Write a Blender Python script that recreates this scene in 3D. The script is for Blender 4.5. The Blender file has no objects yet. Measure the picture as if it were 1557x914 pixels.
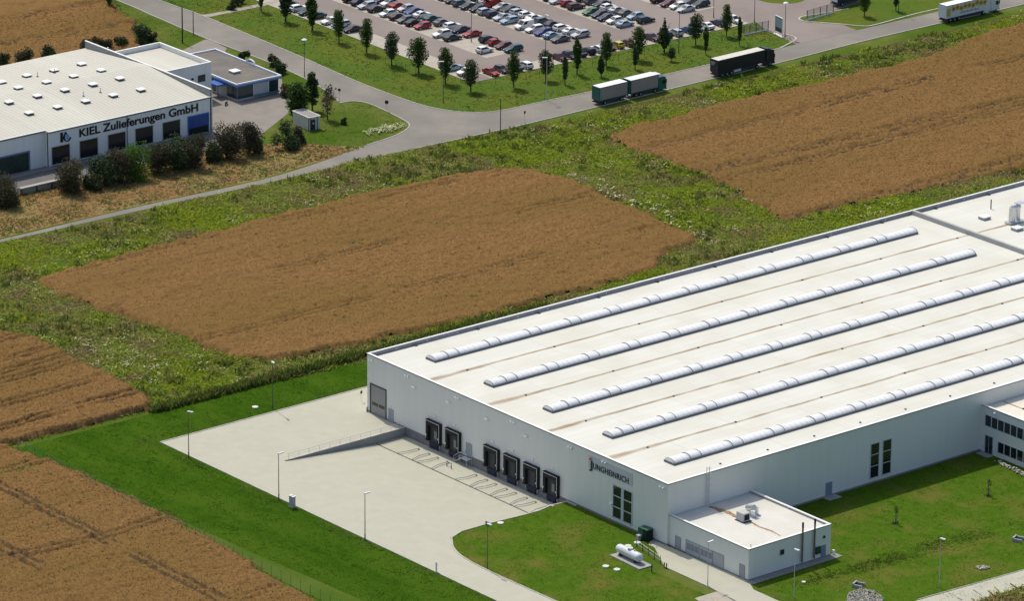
import bpy, math, random
import numpy as np
from mathutils import Vector, Matrix
from mathutils.geometry import tessellate_polygon
random.seed(7); RNG = np.random.default_rng(11)
SC = bpy.context.scene; COL = SC.collection
PI = math.pi

# ------------------------------------------------------------------ camera (world axes follow the warehouse walls, metres)
CAM = Vector((667.7641, -515.1370, 313.8514)); FPX = 7800.0
RI = Vector((0.632130, 0.774825, 0.007621)); DN = Vector((0.258950, -0.201970, -0.944539)); FW = Vector((-0.730312, 0.599045, -0.328312))
cd = bpy.data.cameras.new('camera'); cam = bpy.data.objects.new('camera', cd); COL.objects.link(cam)
cd.sensor_width = 36; cd.lens = 36 * FPX / 1557; cd.clip_start = 5; cd.clip_end = 9000
M = Matrix.Identity(4)
for i, ax in enumerate((RI, -DN, -FW)):
    for j in range(3): M[j][i] = ax[j]
M.translation = CAM; cam.matrix_world = M; SC.camera = cam
def G(px, py, z=0.0):
    """survey point: where the sight line through a photo point meets the level z"""
    d = FW + RI * ((px - 778.5) / FPX) + DN * ((py - 457) / FPX)
    t = (z - CAM.z) / d.z
    return (CAM.x + d.x * t, CAM.y + d.y * t)
def GP(pts, z=0.0): return [G(x, y, z) for x, y in pts]

# ------------------------------------------------------------------ materials
def nodes(m):
    m.use_nodes = True; return m.node_tree.nodes, m.node_tree.links, m.node_tree.nodes['Principled BSDF']
MATS = {}
def mat(name, c1, c2=None, scale=1.0, rough=.7, metal=0, spec=.3, bump=0, bscale=None, isl=0, c3=None, scale3=.05, stretch=None, detail=5, lo=.35, hi=.65, lo3=.4, hi3=.6, trans=0):
    if name in MATS: return MATS[name]
    m = bpy.data.materials.new(name); N, L, B = nodes(m)
    B.inputs['Roughness'].default_value = rough; B.inputs['Metallic'].default_value = metal
    B.inputs['Specular IOR Level'].default_value = spec
    B.inputs['Base Color'].default_value = (*c1, 1)
    if c2 or bump or isl or c3:
        geo = N.new('ShaderNodeNewGeometry'); mp = N.new('ShaderNodeMapping'); L.new(geo.outputs['Position'], mp.inputs['Vector'])
        if stretch: mp.inputs['Scale'].default_value = stretch
    out = None
    if c2:
        n = N.new('ShaderNodeTexNoise'); n.inputs['Scale'].default_value = scale; n.inputs['Detail'].default_value = detail; n.inputs['Roughness'].default_value = .65
        L.new(mp.outputs[0], n.inputs['Vector'])
        r = N.new('ShaderNodeMapRange'); r.inputs['From Min'].default_value = lo; r.inputs['From Max'].default_value = hi
        L.new(n.outputs['Fac'], r.inputs['Value'])
        x = N.new('ShaderNodeMix'); x.data_type = 'RGBA'; x.inputs['A'].default_value = (*c1, 1); x.inputs['B'].default_value = (*c2, 1)
        L.new(r.outputs[0], x.inputs['Factor']); out = x.outputs['Result']
    if c3:
        n = N.new('ShaderNodeTexNoise'); n.inputs['Scale'].default_value = scale3; n.inputs['Detail'].default_value = 4
        L.new(mp.outputs[0], n.inputs['Vector'])
        r = N.new('ShaderNodeMapRange'); r.inputs['From Min'].default_value = lo3; r.inputs['From Max'].default_value = hi3
        L.new(n.outputs['Fac'], r.inputs['Value'])
        x = N.new('ShaderNodeMix'); x.data_type = 'RGBA'; x.inputs['B'].default_value = (*c3, 1)
        if out: L.new(out, x.inputs['A'])
        else: x.inputs['A'].default_value = (*c1, 1)
        L.new(r.outputs[0], x.inputs['Factor']); out = x.outputs['Result']
    if isl:
        if not out:
            x = N.new('ShaderNodeRGB'); x.outputs[0].default_value = (*c1, 1); out = x.outputs[0]
        h = N.new('ShaderNodeHueSaturation'); L.new(out, h.inputs['Color'])
        r = N.new('ShaderNodeMapRange'); r.inputs['To Min'].default_value = 1 - isl; r.inputs['To Max'].default_value = 1 + isl
        L.new(geo.outputs['Random Per Island'], r.inputs['Value']); L.new(r.outputs[0], h.inputs['Value'])
        r2 = N.new('ShaderNodeMapRange'); r2.inputs['To Min'].default_value = .5 + .03; r2.inputs['To Max'].default_value = .5 - .03
        mm = N.new('ShaderNodeMath'); mm.operation = 'FRACT'; m2 = N.new('ShaderNodeMath'); m2.operation = 'MULTIPLY'; m2.inputs[1].default_value = 7.3
        L.new(geo.outputs['Random Per Island'], m2.inputs[0]); L.new(m2.outputs[0], mm.inputs[0]); L.new(mm.outputs[0], r2.inputs['Value']); L.new(r2.outputs[0], h.inputs['Hue'])
        out = h.outputs['Color']
    if out: L.new(out, B.inputs['Base Color'])
    if bump:
        n = N.new('ShaderNodeTexNoise'); n.inputs['Scale'].default_value = bscale or scale * 3; n.inputs['Detail'].default_value = 4
        L.new(mp.outputs[0], n.inputs['Vector'])
        b = N.new('ShaderNodeBump'); b.inputs['Strength'].default_value = bump; b.inputs['Distance'].default_value = .1
        L.new(n.outputs['Fac'], b.inputs['Height']); L.new(b.outputs[0], B.inputs['Normal'])
    if trans:
        t = N.new('ShaderNodeBsdfTranslucent'); mx = N.new('ShaderNodeMixShader'); mx.inputs[0].default_value = trans
        if out: L.new(out, t.inputs['Color'])
        else: t.inputs['Color'].default_value = (*c1, 1)
        L.new(B.outputs[0], mx.inputs[1]); L.new(t.outputs[0], mx.inputs[2]); L.new(mx.outputs[0], N['Material Output'].inputs['Surface'])
    MATS[name] = m; return m
def col(hexs):
    v = [int(hexs[i:i + 2], 16) / 255 for i in (0, 2, 4)]
    return tuple(c / 12.92 if c < .04045 else ((c + .055) / 1.055) ** 2.4 for c in v)

# ------------------------------------------------------------------ mesh builder and object helpers
class MB:
    def __init__(s): s.v = []; s.f = []; s.mi = []
    def face(s, pts, mi=0):
        b = len(s.v); s.v += [tuple(p) for p in pts]; s.f.append(tuple(range(b, b + len(pts)))); s.mi.append(mi); return s
    def box(s, x0, x1, y0, y1, z0, z1, mi=0):
        b = len(s.v)
        s.v += [(x0, y0, z0), (x1, y0, z0), (x1, y1, z0), (x0, y1, z0), (x0, y0, z1), (x1, y0, z1), (x1, y1, z1), (x0, y1, z1)]
        for q in ((0, 3, 2, 1), (4, 5, 6, 7), (0, 1, 5, 4), (1, 2, 6, 5), (2, 3, 7, 6), (3, 0, 4, 7)):
            s.f.append(tuple(b + i for i in q)); s.mi.append(mi)
        return s
    def hexa(s, lo, hi, mi=0):
        """lo, hi: four points each, counter-clockwise from above"""
        b = len(s.v); s.v += [tuple(p) for p in lo] + [tuple(p) for p in hi]
        for q in ((0, 3, 2, 1), (4, 5, 6, 7), (0, 1, 5, 4), (1, 2, 6, 5), (2, 3, 7, 6), (3, 0, 4, 7)):
            s.f.append(tuple(b + i for i in q)); s.mi.append(mi)
        return s
    def prism(s, pts, z0, z1, mi=0):
        n = len(pts); b = len(s.v)
        if sum(pts[i][0] * pts[(i + 1) % n][1] - pts[(i + 1) % n][0] * pts[i][1] for i in range(n)) < 0: pts = pts[::-1]
        s.v += [(p[0], p[1], z0) for p in pts] + [(p[0], p[1], z1) for p in pts]
        s.f.append(tuple(b + n + i for i in range(n))); s.f.append(tuple(b + n - 1 - i for i in range(n))); s.mi += [mi, mi]
        for i in range(n):
            j = (i + 1) % n; s.f.append((b + i, b + j, b + n + j, b + n + i)); s.mi.append(mi)
        return s
    def ext(s, prof, axis, a0, a1, mi=0):
        """profile (p, z) swept along 'x' or 'y' from a0 to a1"""
        n = len(prof); b = len(s.v)
        for a in (a0, a1):
            for p, z in prof: s.v.append((a, p, z) if axis == 'x' else (p, a, z))
        s.f.append(tuple(b + i for i in range(n))); s.f.append(tuple(b + n + n - 1 - i for i in range(n))); s.mi += [mi, mi]
        for i in range(n):
            j = (i + 1) % n; s.f.append((b + j, b + i, b + n + i, b + n + j)); s.mi.append(mi)
        return s
    def tube(s, p, q, r, r2=None, n=8, mi=0, caps=True):
        p = Vector(p); q = Vector(q); r2 = r if r2 is None else r2
        d = (q - p).normalized(); a = d.cross(Vector((0, 0, 1)) if abs(d.z) < .9 else Vector((1, 0, 0))).normalized(); c = d.cross(a)
        b = len(s.v)
        for o, rr in ((p, r), (q, r2)):
            for i in range(n):
                t = 2 * PI * i / n; s.v.append(tuple(o + (a * math.cos(t) + c * math.sin(t)) * rr))
        for i in range(n):
            j = (i + 1) % n; s.f.append((b + i, b + j, b + n + j, b + n + i)); s.mi.append(mi)
        if caps:
            s.f.append(tuple(b + n - 1 - i for i in range(n))); s.f.append(tuple(b + n + i for i in range(n))); s.mi += [mi, mi]
        return s
    def path(s, pts, r, n=6, mi=0):
        for a, b in zip(pts[:-1], pts[1:]): s.tube(a, b, r, n=n, mi=mi)
        return s
    def build(s, name, m, parent=None, smooth=False):
        me = bpy.data.meshes.new(name); me.from_pydata(s.v, [], s.f)
        for x in (m if isinstance(m, (list, tuple)) else [m]): me.materials.append(x)
        if any(s.mi): me.polygons.foreach_set('material_index', s.mi)
        if smooth: me.polygons.foreach_set('use_smooth', [True] * len(me.polygons))
        me.update(); o = bpy.data.objects.new(name, me); COL.objects.link(o)
        if parent: o.parent = parent
        return o
def npmesh(name, V, F, m, parent=None, smooth=False):
    """V (n,3), F (m,k) numpy arrays"""
    me = bpy.data.meshes.new(name); k = F.shape[1]
    me.vertices.add(len(V)); me.vertices.foreach_set('co', V.astype(np.float32).ravel())
    me.loops.add(F.size); me.loops.foreach_set('vertex_index', F.astype(np.int32).ravel())
    me.polygons.add(len(F)); me.polygons.foreach_set('loop_start', np.arange(0, F.size, k, dtype=np.int32))
    if smooth: me.polygons.foreach_set('use_smooth', np.ones(len(F), dtype=bool))
    for x in (m if isinstance(m, (list, tuple)) else [m]): me.materials.append(x)
    me.update(calc_edges=True); me.validate(); o = bpy.data.objects.new(name, me); COL.objects.link(o)
    if parent: o.parent = parent
    return o
def tag(o, label=None, cat=None, group=None, kind=None):
    for k, v in (('label', label), ('category', cat), ('group', group), ('kind', kind)):
        if v: o[k] = v
    return o
def thing(name, label, cat, loc=(0, 0, 0), rz=0, group=None):
    o = bpy.data.objects.new(name, None); COL.objects.link(o); o.empty_display_size = .3
    o.location = loc; o.rotation_euler = (0, 0, rz); return tag(o, label, cat, group)
def copy_tree(o, parent=None):
    c = o.copy(); COL.objects.link(c); c.parent = parent
    for ch in o.children: copy_tree(ch, c)
    return c
def paint(o, m):
    o.material_slots[0].link = 'OBJECT'; o.material_slots[0].material = m
def text(name, body, m, parent, x0, x1, z0, z1, face, depth, ext=.08, bold=.012, kerns=1.0):
    """lettering standing on a wall; face 'v' looks to -y at y=depth, 'u' looks to +x at x=depth"""
    cu = bpy.data.curves.new(name, 'FONT'); cu.body = body; cu.size = 1; cu.extrude = .5; cu.offset = bold; cu.space_character = kerns
    t = bpy.data.objects.new(name, cu); COL.objects.link(t); bpy.context.view_layer.update()
    me = bpy.data.meshes.new_from_object(t.evaluated_get(bpy.context.evaluated_depsgraph_get())); bpy.data.objects.remove(t)
    n = len(me.vertices); a = np.empty(n * 3, np.float32); me.vertices.foreach_get('co', a); a = a.reshape(n, 3)
    w0, w1 = a[:, 0].min(), a[:, 0].max(); base, cap = 0.0, a[:, 1].max()
    x = x0 + (a[:, 0] - w0) / (w1 - w0) * (x1 - x0); z = z0 + (a[:, 1] - base) / (cap - base) * (z1 - z0); d = (a[:, 2] + .5) * ext
    out = np.stack([x, depth - d, z], 1) if face == 'v' else np.stack([depth + d, x, z], 1)
    me.vertices.foreach_set('co', out.ravel()); me.materials.clear(); me.materials.append(m); me.update()
    o = bpy.data.objects.new(name, me); COL.objects.link(o); o.parent = parent; return o
def pip(x, y, poly):
    c = np.zeros(x.shape, bool); n = len(poly)
    for i in range(n):
        (x0, y0), (x1, y1) = poly[i], poly[(i + 1) % n]
        k = ((y0 > y) != (y1 > y)) & (x < (x1 - x0) * (y - y0) / (y1 - y0 + 1e-12) + x0); c ^= k
    return c
def sdist(x, y, poly):
    d = np.full(x.shape, 1e9); n = len(poly)
    for i in range(n):
        (x0, y0), (x1, y1) = poly[i], poly[(i + 1) % n]; dx, dy = x1 - x0, y1 - y0
        t = np.clip(((x - x0) * dx + (y - y0) * dy) / (dx * dx + dy * dy + 1e-9), 0, 1)
        d = np.minimum(d, np.hypot(x - x0 - t * dx, y - y0 - t * dy))
    return np.where(pip(x, y, poly), d, -d)
def vnoise(x, y, s, seed=0):
    x = x / s + 1000; y = y / s + 1000; xi = np.floor(x).astype(np.int64); yi = np.floor(y).astype(np.int64); fx = x - xi; fy = y - yi
    fx = fx * fx * (3 - 2 * fx); fy = fy * fy * (3 - 2 * fy)
    def h(a, b):
        k = (a * 374761393 + b * 668265263 + seed * 1442695041) & 0x7fffffff
        k = ((k ^ (k >> 13)) * 1274126177) & 0x7fffffff
        return ((k ^ (k >> 16)) & 0xffff) / 65535.0
    return (h(xi, yi) * (1 - fx) + h(xi + 1, yi) * fx) * (1 - fy) + (h(xi, yi + 1) * (1 - fx) + h(xi + 1, yi + 1) * fx) * fy

# ------------------------------------------------------------------ colours
white = mat('white_paint', (.78, .78, .76), rough=.5)
black = mat('black_rubber', (.012, .012, .013), rough=.8)
darkm = mat('dark_metal', (.05, .055, .06), rough=.5, metal=.3)
steel = mat('galvanised_steel', (.58, .59, .58), rough=.5, metal=.1)
glass = mat('window_glass', (.012, .018, .02), rough=.08, spec=.6)
leadgrey = mat('grey_trim', (.3, .32, .34), rough=.5)
kerbm = mat('kerb_stone', (.5, .47, .41), (.36, .34, .3), scale=.8, rough=.9)

def panel_mat(name, c, var=.05, size=(1.1, 1.1, 40), rough=.45, spec=.35, dirt=None):
    m = bpy.data.materials.new(name); N, L, B = nodes(m); B.inputs['Roughness'].default_value = rough; B.inputs['Specular IOR Level'].default_value = spec
    g = N.new('ShaderNodeNewGeometry'); s = N.new('ShaderNodeVectorMath'); s.operation = 'SNAP'; s.inputs[1].default_value = size; L.new(g.outputs['Position'], s.inputs[0])
    w = N.new('ShaderNodeTexWhiteNoise'); L.new(s.outputs[0], w.inputs['Vector'])
    n = N.new('ShaderNodeTexNoise'); n.inputs['Scale'].default_value = .12; n.inputs['Detail'].default_value = 6; L.new(g.outputs['Position'], n.inputs['Vector'])
    a = N.new('ShaderNodeMath'); a.operation = 'ADD'; L.new(w.outputs['Value'], a.inputs[0]); L.new(n.outputs['Fac'], a.inputs[1])
    r = N.new('ShaderNodeMapRange'); r.inputs['From Max'].default_value = 2; r.inputs['To Min'].default_value = 1 - var; r.inputs['To Max'].default_value = 1 + var; L.new(a.outputs[0], r.inputs['Value'])
    h = N.new('ShaderNodeHueSaturation'); h.inputs['Color'].default_value = (*c, 1); L.new(r.outputs[0], h.inputs['Value'])
    out = h.outputs[0]
    if dirt:        # splash dirt at the foot of the wall and faint vertical runs
        sp = N.new('ShaderNodeSeparateXYZ'); L.new(g.outputs['Position'], sp.inputs[0])
        mp = N.new('ShaderNodeMapping'); mp.inputs['Scale'].default_value = (1, 1, .06); L.new(g.outputs['Position'], mp.inputs['Vector'])
        n2 = N.new('ShaderNodeTexNoise'); n2.inputs['Scale'].default_value = 1.1; n2.inputs['Detail'].default_value = 5; L.new(mp.outputs[0], n2.inputs['Vector'])
        r2 = N.new('ShaderNodeMapRange'); r2.inputs['From Min'].default_value = .52; r2.inputs['From Max'].default_value = .8; r2.inputs['To Max'].default_value = .35; L.new(n2.outputs['Fac'], r2.inputs['Value'])
        x = N.new('ShaderNodeMix'); x.data_type = 'RGBA'; x.inputs['B'].default_value = (*dirt, 1); L.new(out, x.inputs['A']); L.new(r2.outputs[0], x.inputs['Factor']); out = x.outputs['Result']
    L.new(out, B.inputs['Base Color']); return m
# ------------------------------------------------------------------ ground, roads, yards
def sheet(name, pts, z, m, kind='structure', label=None):
    mb = MB()
    if sum(pts[i][0] * pts[(i + 1) % len(pts)][1] - pts[(i + 1) % len(pts)][0] * pts[i][1] for i in range(len(pts))) < 0: pts = pts[::-1]
    tris = tessellate_polygon([[Vector((p[0], p[1], 0)) for p in pts]])
    b = [(p[0], p[1], z) for p in pts]; mb.v = b
    for t in tris:
        a, b2, c = (Vector(b[i]) for i in t)
        mb.f.append(tuple(t) if (b2 - a).cross(c - a).z > 0 else tuple(t)[::-1]); mb.mi.append(0)
    return tag(mb.build(name, m), label, None, None, kind)
def smooth(pts, n=4):
    out = []
    for i in range(len(pts) - 1):
        p0 = pts[max(i - 1, 0)]; p1 = pts[i]; p2 = pts[i + 1]; p3 = pts[min(i + 2, len(pts) - 1)]
        for k in range(n):
            t = k / n
            out.append(tuple(.5 * ((2 * p1[a]) + (-p0[a] + p2[a]) * t + (2 * p0[a] - 5 * p1[a] + 4 * p2[a] - p3[a]) * t * t + (-p0[a] + 3 * p1[a] - 3 * p2[a] + p3[a]) * t ** 3) for a in (0, 1)))
    return out + [tuple(pts[-1])]
grassm = mat('rough_grass', (.085, .125, .022), (.13, .14, .035), scale=.35, rough=.95, spec=0, bump=.9, bscale=2.2, c3=(.06, .105, .012), scale3=.05, stretch=(1, 1, .3))
vergem = mat('verge_grass', (.085, .122, .016), (.12, .135, .028), scale=.8, rough=.95, spec=0, bump=.8, bscale=2.5, c3=(.075, .125, .02), scale3=.07)
lawnm = mat('mown_lawn', (.024, .066, .004), (.046, .096, .007), scale=.9, rough=.95, spec=0, bump=1.0, bscale=4, detail=8, c3=(.050, .098, .008), scale3=.16, stretch=(.3, 1, 1), lo=.3, hi=.7)
lawn2 = mat('dry_lawn', (.045, .104, .007), (.082, .135, .013), scale=.7, rough=.95, spec=0, bump=1.0, bscale=4, detail=8, c3=(.125, .125, .026), scale3=.13, lo3=.48, hi3=.72, lo=.3, hi=.7)
drym = mat('dry_verge', (.27, .17, .07), (.19, .17, .055), scale=.3, rough=.95, spec=.1, bump=.9, bscale=2.5, c3=(.23, .12, .05), scale3=.1)
asph = mat('asphalt', (.215, .193, .162), (.25, .226, .192), scale=.25, rough=.9, spec=.2, c3=(.185, .168, .145), scale3=.06, bump=.1, bscale=6)
lotm = mat('car_park_asphalt', (.235, .192, .168), (.205, .170, .150), scale=.22, rough=.9, spec=.2, bump=.1, bscale=6, c3=(.255, .21, .185), scale3=.05)
baym = mat('bay_paving', (.42, .38, .31), (.36, .32, .265), scale=.5, rough=.9, spec=.2)
pathm = mat('path_gravel', (.38, .34, .28), (.30, .265, .22), scale=.6, rough=.95, spec=.1, bump=.3, bscale=5)
concm = panel_mat('yard_concrete', (.43, .415, .325), .055, size=(1.7, 1.7, 40), rough=.9, spec=.15, dirt=(.37, .355, .275))
concd = mat('raw_concrete', (.36, .35, .33), (.29, .285, .27), scale=.8, rough=.9)
kyard = mat('works_yard_asphalt', (.26, .232, .20), (.22, .198, .17), scale=.3, rough=.9, spec=.2)

# edge of the lowered loading yard where it meets the lawn
PITR = [(55.6, -25.7), (54.35, -22.5), (54.4, -17.0), (55.1, -8.4), (54.5, -3.6), (54.9, -.1)]
PIT = [(10.8, -25.7)] + PITR + [(10.8, -.1)]
def ground():
    X = 3500
    outer = [Vector((-X, -X, 0)), Vector((X, -X, 0)), Vector((X, X, 0)), Vector((-X, X, 0))]
    hole = [Vector((x, y, 0)) for x, y in PIT]
    tr = tessellate_polygon([outer, hole]); pts = outer + hole; mb = MB(); mb.v = [tuple(p) for p in pts]
    for t in tr:
        a, b, c = (pts[i] for i in t); mb.f.append(tuple(t) if (b - a).cross(c - a).z > 0 else tuple(t)[::-1]); mb.mi.append(0)
    tag(mb.build('ground', grassm), None, None, None, 'structure')
ground()
YARD_L = [G(244.1, 673.2), G(557, 588.8)]
# concrete yard, level part
yard = [(-9.85, -37.4), (110, -36.6), (110, -28.9), (72, -29.9)] + smooth([(66.5, -29.75), (62.6, -29.2), (59.3, -28.0), (57.2, -26.6), (55.6, -25.7)]) + [(10.8, -25.7), (10.8, -.02), (-.02, -.02), (-.02, 12), (-9.9, 12)]
sheet('concrete_yard', yard, .05, concm)
mb = MB()
def zp(y): return .05 + (-1.35) * min(1, max(0, (y + 25.7) / 19.3))
ed = [(55.6, -25.7), (54.35, -22.5), (54.4, -17.0), (55.0, -10), (55.1, -6.4), (54.5, -3.6), (54.9, -.1)]
for (xa, ya), (xb, yb) in zip(ed[:-1], ed[1:]):
    mb.face([(10.8, ya, zp(ya)), (xa, ya, zp(ya)), (xb, yb, zp(yb)), (10.8, yb, zp(yb))])
tag(mb.build('loading_yard', concm), None, None, None, 'structure')
mb = MB(); mb.box(11.0, 54.9, -6.62, -6.36, -1.28, -1.285 + .012); mb.build('drain_channel', darkm)['kind'] = 'structure'
# retaining kerb on the lawn side of the loading yard
mb = MB()
for (xa, ya), (xb, yb) in zip(ed[:-1], ed[1:]):
    mb.hexa([(xa, ya, -1.7), (xa + .3, ya, -1.7), (xb + .3, yb, -1.7), (xb, yb, -1.7)], [(xa, ya, .12), (xa + .3, ya, .12), (xb + .3, yb, .12), (xb, yb, .12)])
mb.box(54.4, 55.6, -3.75, -3.45, -1.6, .2); mb.box(54.9, 57.4, -.45, -.15, -1.6, .22)
tag(mb.build('retaining_kerb', kerbm), 'pale stepped concrete kerb wall between the loading yard and the lawn', 'kerb wall')
# lawns
EDGE = G(400, 585)[0]
lawn_l = [G(25, 682), (EDGE, G(232, 627)[1]), (EDGE, 200), (-.1, 200), (-.1, 12), (-9.9, 12), (-9.9, -37.3), (110, -36.5), (110, -51)]
sheet('lawn_strip', lawn_l, .025, lawnm)
lawn_r = [(55.75, -25.7), (54.5, -22.5), (54.55, -17.0), (55.2, -8.4), (54.7, -3.6), (55.1, .2), (82, .2), (82, -3.5), (79.5, -3.9), (79.5, -9), (95, -9), (108, -8.5), (110, -28.9), (72, -29.9), (66.5, -29.75), (62.6, -29.2), (59.3, -28.0), (57.2, -26.6)]
sheet('front_lawn', lawn_r, .03, lawn2)
sheet('side_lawn', [(80.3, 18.8), (100, 18.8), (100, -1.5), (103, -1.5)] + [G(1210, 914), (125, -2)] + [(160, -2), (160, 120), (80.3, 120)], .03, lawn2)
# access drive to the annex
drv = [G(986, 829), G(995.6, 833.5), G(1011, 863), G(1080, 894.5), G(1092, 900), (110, -7.2), (125, -7), (125, -1.6), (103.2, -1.4), (99.8, .38), (80.3, .05), (76.5, .05)]
sheet('annex_drive', drv, .055, concm)
sheet('drive_apron', [G(1056, 911), G(1091.6, 900), G(1140, 930), G(1100, 940)], .06, baym)
sheet('service_road', [G(1380, 919), G(1395, 914), G(1557, 868), G(1640, 843), G(1640, 866), G(1557, 892), G(1480, 917), G(1460, 925)], .05, concm)
# roads
RU = [(-300, 125), (-237.6, 124.7), (-221.8, 125.0), (-197.4, 123.8), (-181.8, 122.8), (-162.5, 121.2), (-150.8, 120.9), (-139.2, 121.3), (-132.3, 123.2), (-127.6, 126.8), (-125.4, 131.5), (-124.8, 144), (-124.3, 156), (-124.1, 178.6), (-124.1, 209.2)]
RL = [(-116.2, 330), (-116.6, 275), (-117, 232), (-115.8, 201), (-115.4, 171), (-114.8, 140.7), (-114.7, 126.6), (-115.1, 113), (-115.6, 98), (-115.7, 82), (-115.7, 63.1), (-116.8, 32), (-117.1, 1.3), (-117.5, -60)]
RP = [(-119.6, -60), (-118.6, 2.2), (-119.0, 32.9), (-118.0, 64.6), (-120.4, 82), (-123.4, 95)]
RT = [G(557, 221), G(585, 212), G(606, 204), G(620, 195), G(622, 189), G(613.6, 182.5), G(583, 167), G(557, 156.5), G(535, 154), G(516, 157)]
RA = [(-151.3, 109.2), (-160, 112), (-168.8, 113.7), (-184.7, 114.9), (-206.7, 115.0), (-228.6, 116.3), (-243.4, 117.2), (-300, 118)]
sheet('road', smooth(RU) + [(-124.1, 330)] + smooth(RL) + smooth(RP) + smooth(RT) + smooth(RA), .05, asph)
# car park in its own axes: a runs towards the truck road, b along it
LO = Vector(G(726, 112)); ca, sa = math.cos(math.radians(1.5)), math.sin(math.radians(1.5))
def LW(a, b): return (LO.x + ca * a + sa * b, LO.y - sa * a + ca * b)
def WL(p): d = (p[0] - LO.x, p[1] - LO.y); return (ca * d[0] - sa * d[1], sa * d[0] + ca * d[1])
sheet('car_park', [LW(4.6, -5), LW(4.6, 74), (-136, 216), (-124.2, 214), (-124.2, 232), (-134, 233), (-139, 236), LW(2, 150), LW(-130, 150), LW(-130, -5)], .035, lotm)
for a0, a1, b0, b1 in ((-120, -.2, -5, .2), (-120, -8.3, 8.7, 18.5), (-120, -10.5, 27.1, 37.2), (-120, -8.4, 45.6, 55.6), (-120, -9.8, 64.6, 74.4), (-.4, 4.6, .4, 72)):
    sheet('parking_bays', [LW(a0, b0), LW(a1, b0), LW(a1, b1), LW(a0, b1)], .05, baym)
# grass verge between car park and road
verge = smooth(RU)[4:] + [G(1207, 57), G(1192, 51), G(1168.5, 47.6), LW(4.6, 74), LW(4.6, -5), LW(-130, -5), (-237, 127)]
sheet('grass_verge', verge, .025, vergem)
sheet('grass_island', [G(1216, 27), G(1226, 33.4), G(1272, 36), G(1311, 39.3), G(1330, 37.5), G(1375, 25.2), G(1424, 13.4), (-124.3, 290), (-160, 290), G(1330, -4), G(1290, 12)], .045, vergem)
sheet('grass_island', smooth([G(1140, -6), G(1157, 1), G(1180, 4.6), G(1208, 4.5), G(1224, -2), G(1200, -12), G(1160, -12), G(1140, -6)]), .06, vergem)
sheet('footpath', [G(300, 23), G(318, 25.5), G(345, 20), G(369, 15.5), G(411, 6.5), G(428, 1), G(440, -6), G(425, -6), G(411, 2), G(369, 11), G(340, 17), G(315, 21.5)], .06, pathm)
sheet('works_yard', [(-152, 5), (-141.5, 5), (-141, 60), (-139.6, 79), G(404, 199), G(437, 173), G(446, 150), G(431, 133), G(428, 120), (-187, 104), G(345, 73), (-205.5, 115.2), G(311, 60), G(278, 76), (-187, 90), (-165, 78), (-152, 78)], .03, kyard)
sheet('shaded_loading_apron', [(-150.5, 5), (-141.6, 5), (-141.2, 60), (-140.6, 74), (-150.5, 74)], .05, mat('painted_shade_asphalt', (.12, .115, .11), (.15, .145, .135), scale=.4, rough=.9))  # dark asphalt colour with the deep shade before the hall painted in
sheet('dry_verge', [(-142, -40), (-141.5, 5), (-139.8, 60), (-136, 82), G(470, 219), G(520, 222), G(557, 222.5), (-121, 84), (-118.7, 64.6), (-119.6, 32.9), (-119.3, -40)], .02, drym)
# kerbs
def kerb(name, pts, m=kerbm, w=.22, z0=0, z1=.13):
    mb = MB(); v = [Vector((p[0], p[1], 0)) for p in pts]; nrm = []
    for i in range(len(v)):
        t = (v[min(i + 1, len(v) - 1)] - v[max(i - 1, 0)]).normalized(); nrm.append(Vector((-t.y, t.x, 0)) * (w / 2))
    for i in range(len(v) - 1):
        q = [v[i] - nrm[i], v[i + 1] - nrm[i + 1], v[i + 1] + nrm[i + 1], v[i] + nrm[i]]
        mb.hexa([(p.x, p.y, z0) for p in q], [(p.x, p.y, z1) for p in q])
    return tag(mb.build(name, m), None, None, None, 'structure')
kerb('road_kerb', smooth(RU)); kerb('road_kerb', smooth(RU[-1:] + [G(1200, 66), G(1210, 60), G(1207, 55.5), G(1190, 51)]), w=.35)
kerb('road_kerb', smooth(RL)[:32]); kerb('road_kerb', smooth(RT)); kerb('road_kerb', smooth(RA))
kerb('road_kerb', smooth([G(1290, 13), G(1240, 22), G(1217, 26), G(1222, 32), G(1272, 36), G(1311, 39.5), G(1330, 37.7), G(1375, 25.4), G(1424, 13.6), (-124.2, 290)]), w=.35)
kerb('yard_kerb', [(-9.9, 12), (-9.85, -37.4)]); kerb('yard_kerb', [(-9.85, -37.4), (110, -36.6)], z1=.14)
kerb('yard_kerb', [(110, -28.9), (72, -29.9)] + smooth([(66.5, -29.75), (62.6, -29.2), (59.3, -28.0), (57.2, -26.6), (55.7, -25.5)]), z1=.14)
kerb('lot_kerb', [LW(-130, -5.1), LW(4.7, -5.1), LW(4.7, 72)], w=.15)
kerb('drive_kerb', [G(1395, 913), G(1557, 867.5), G(1640, 843)], w=.15); kerb('drive_kerb', [G(995.6, 833.5), G(1011, 863), G(1080, 894.5), (110, -7.2)], w=.15)

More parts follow.
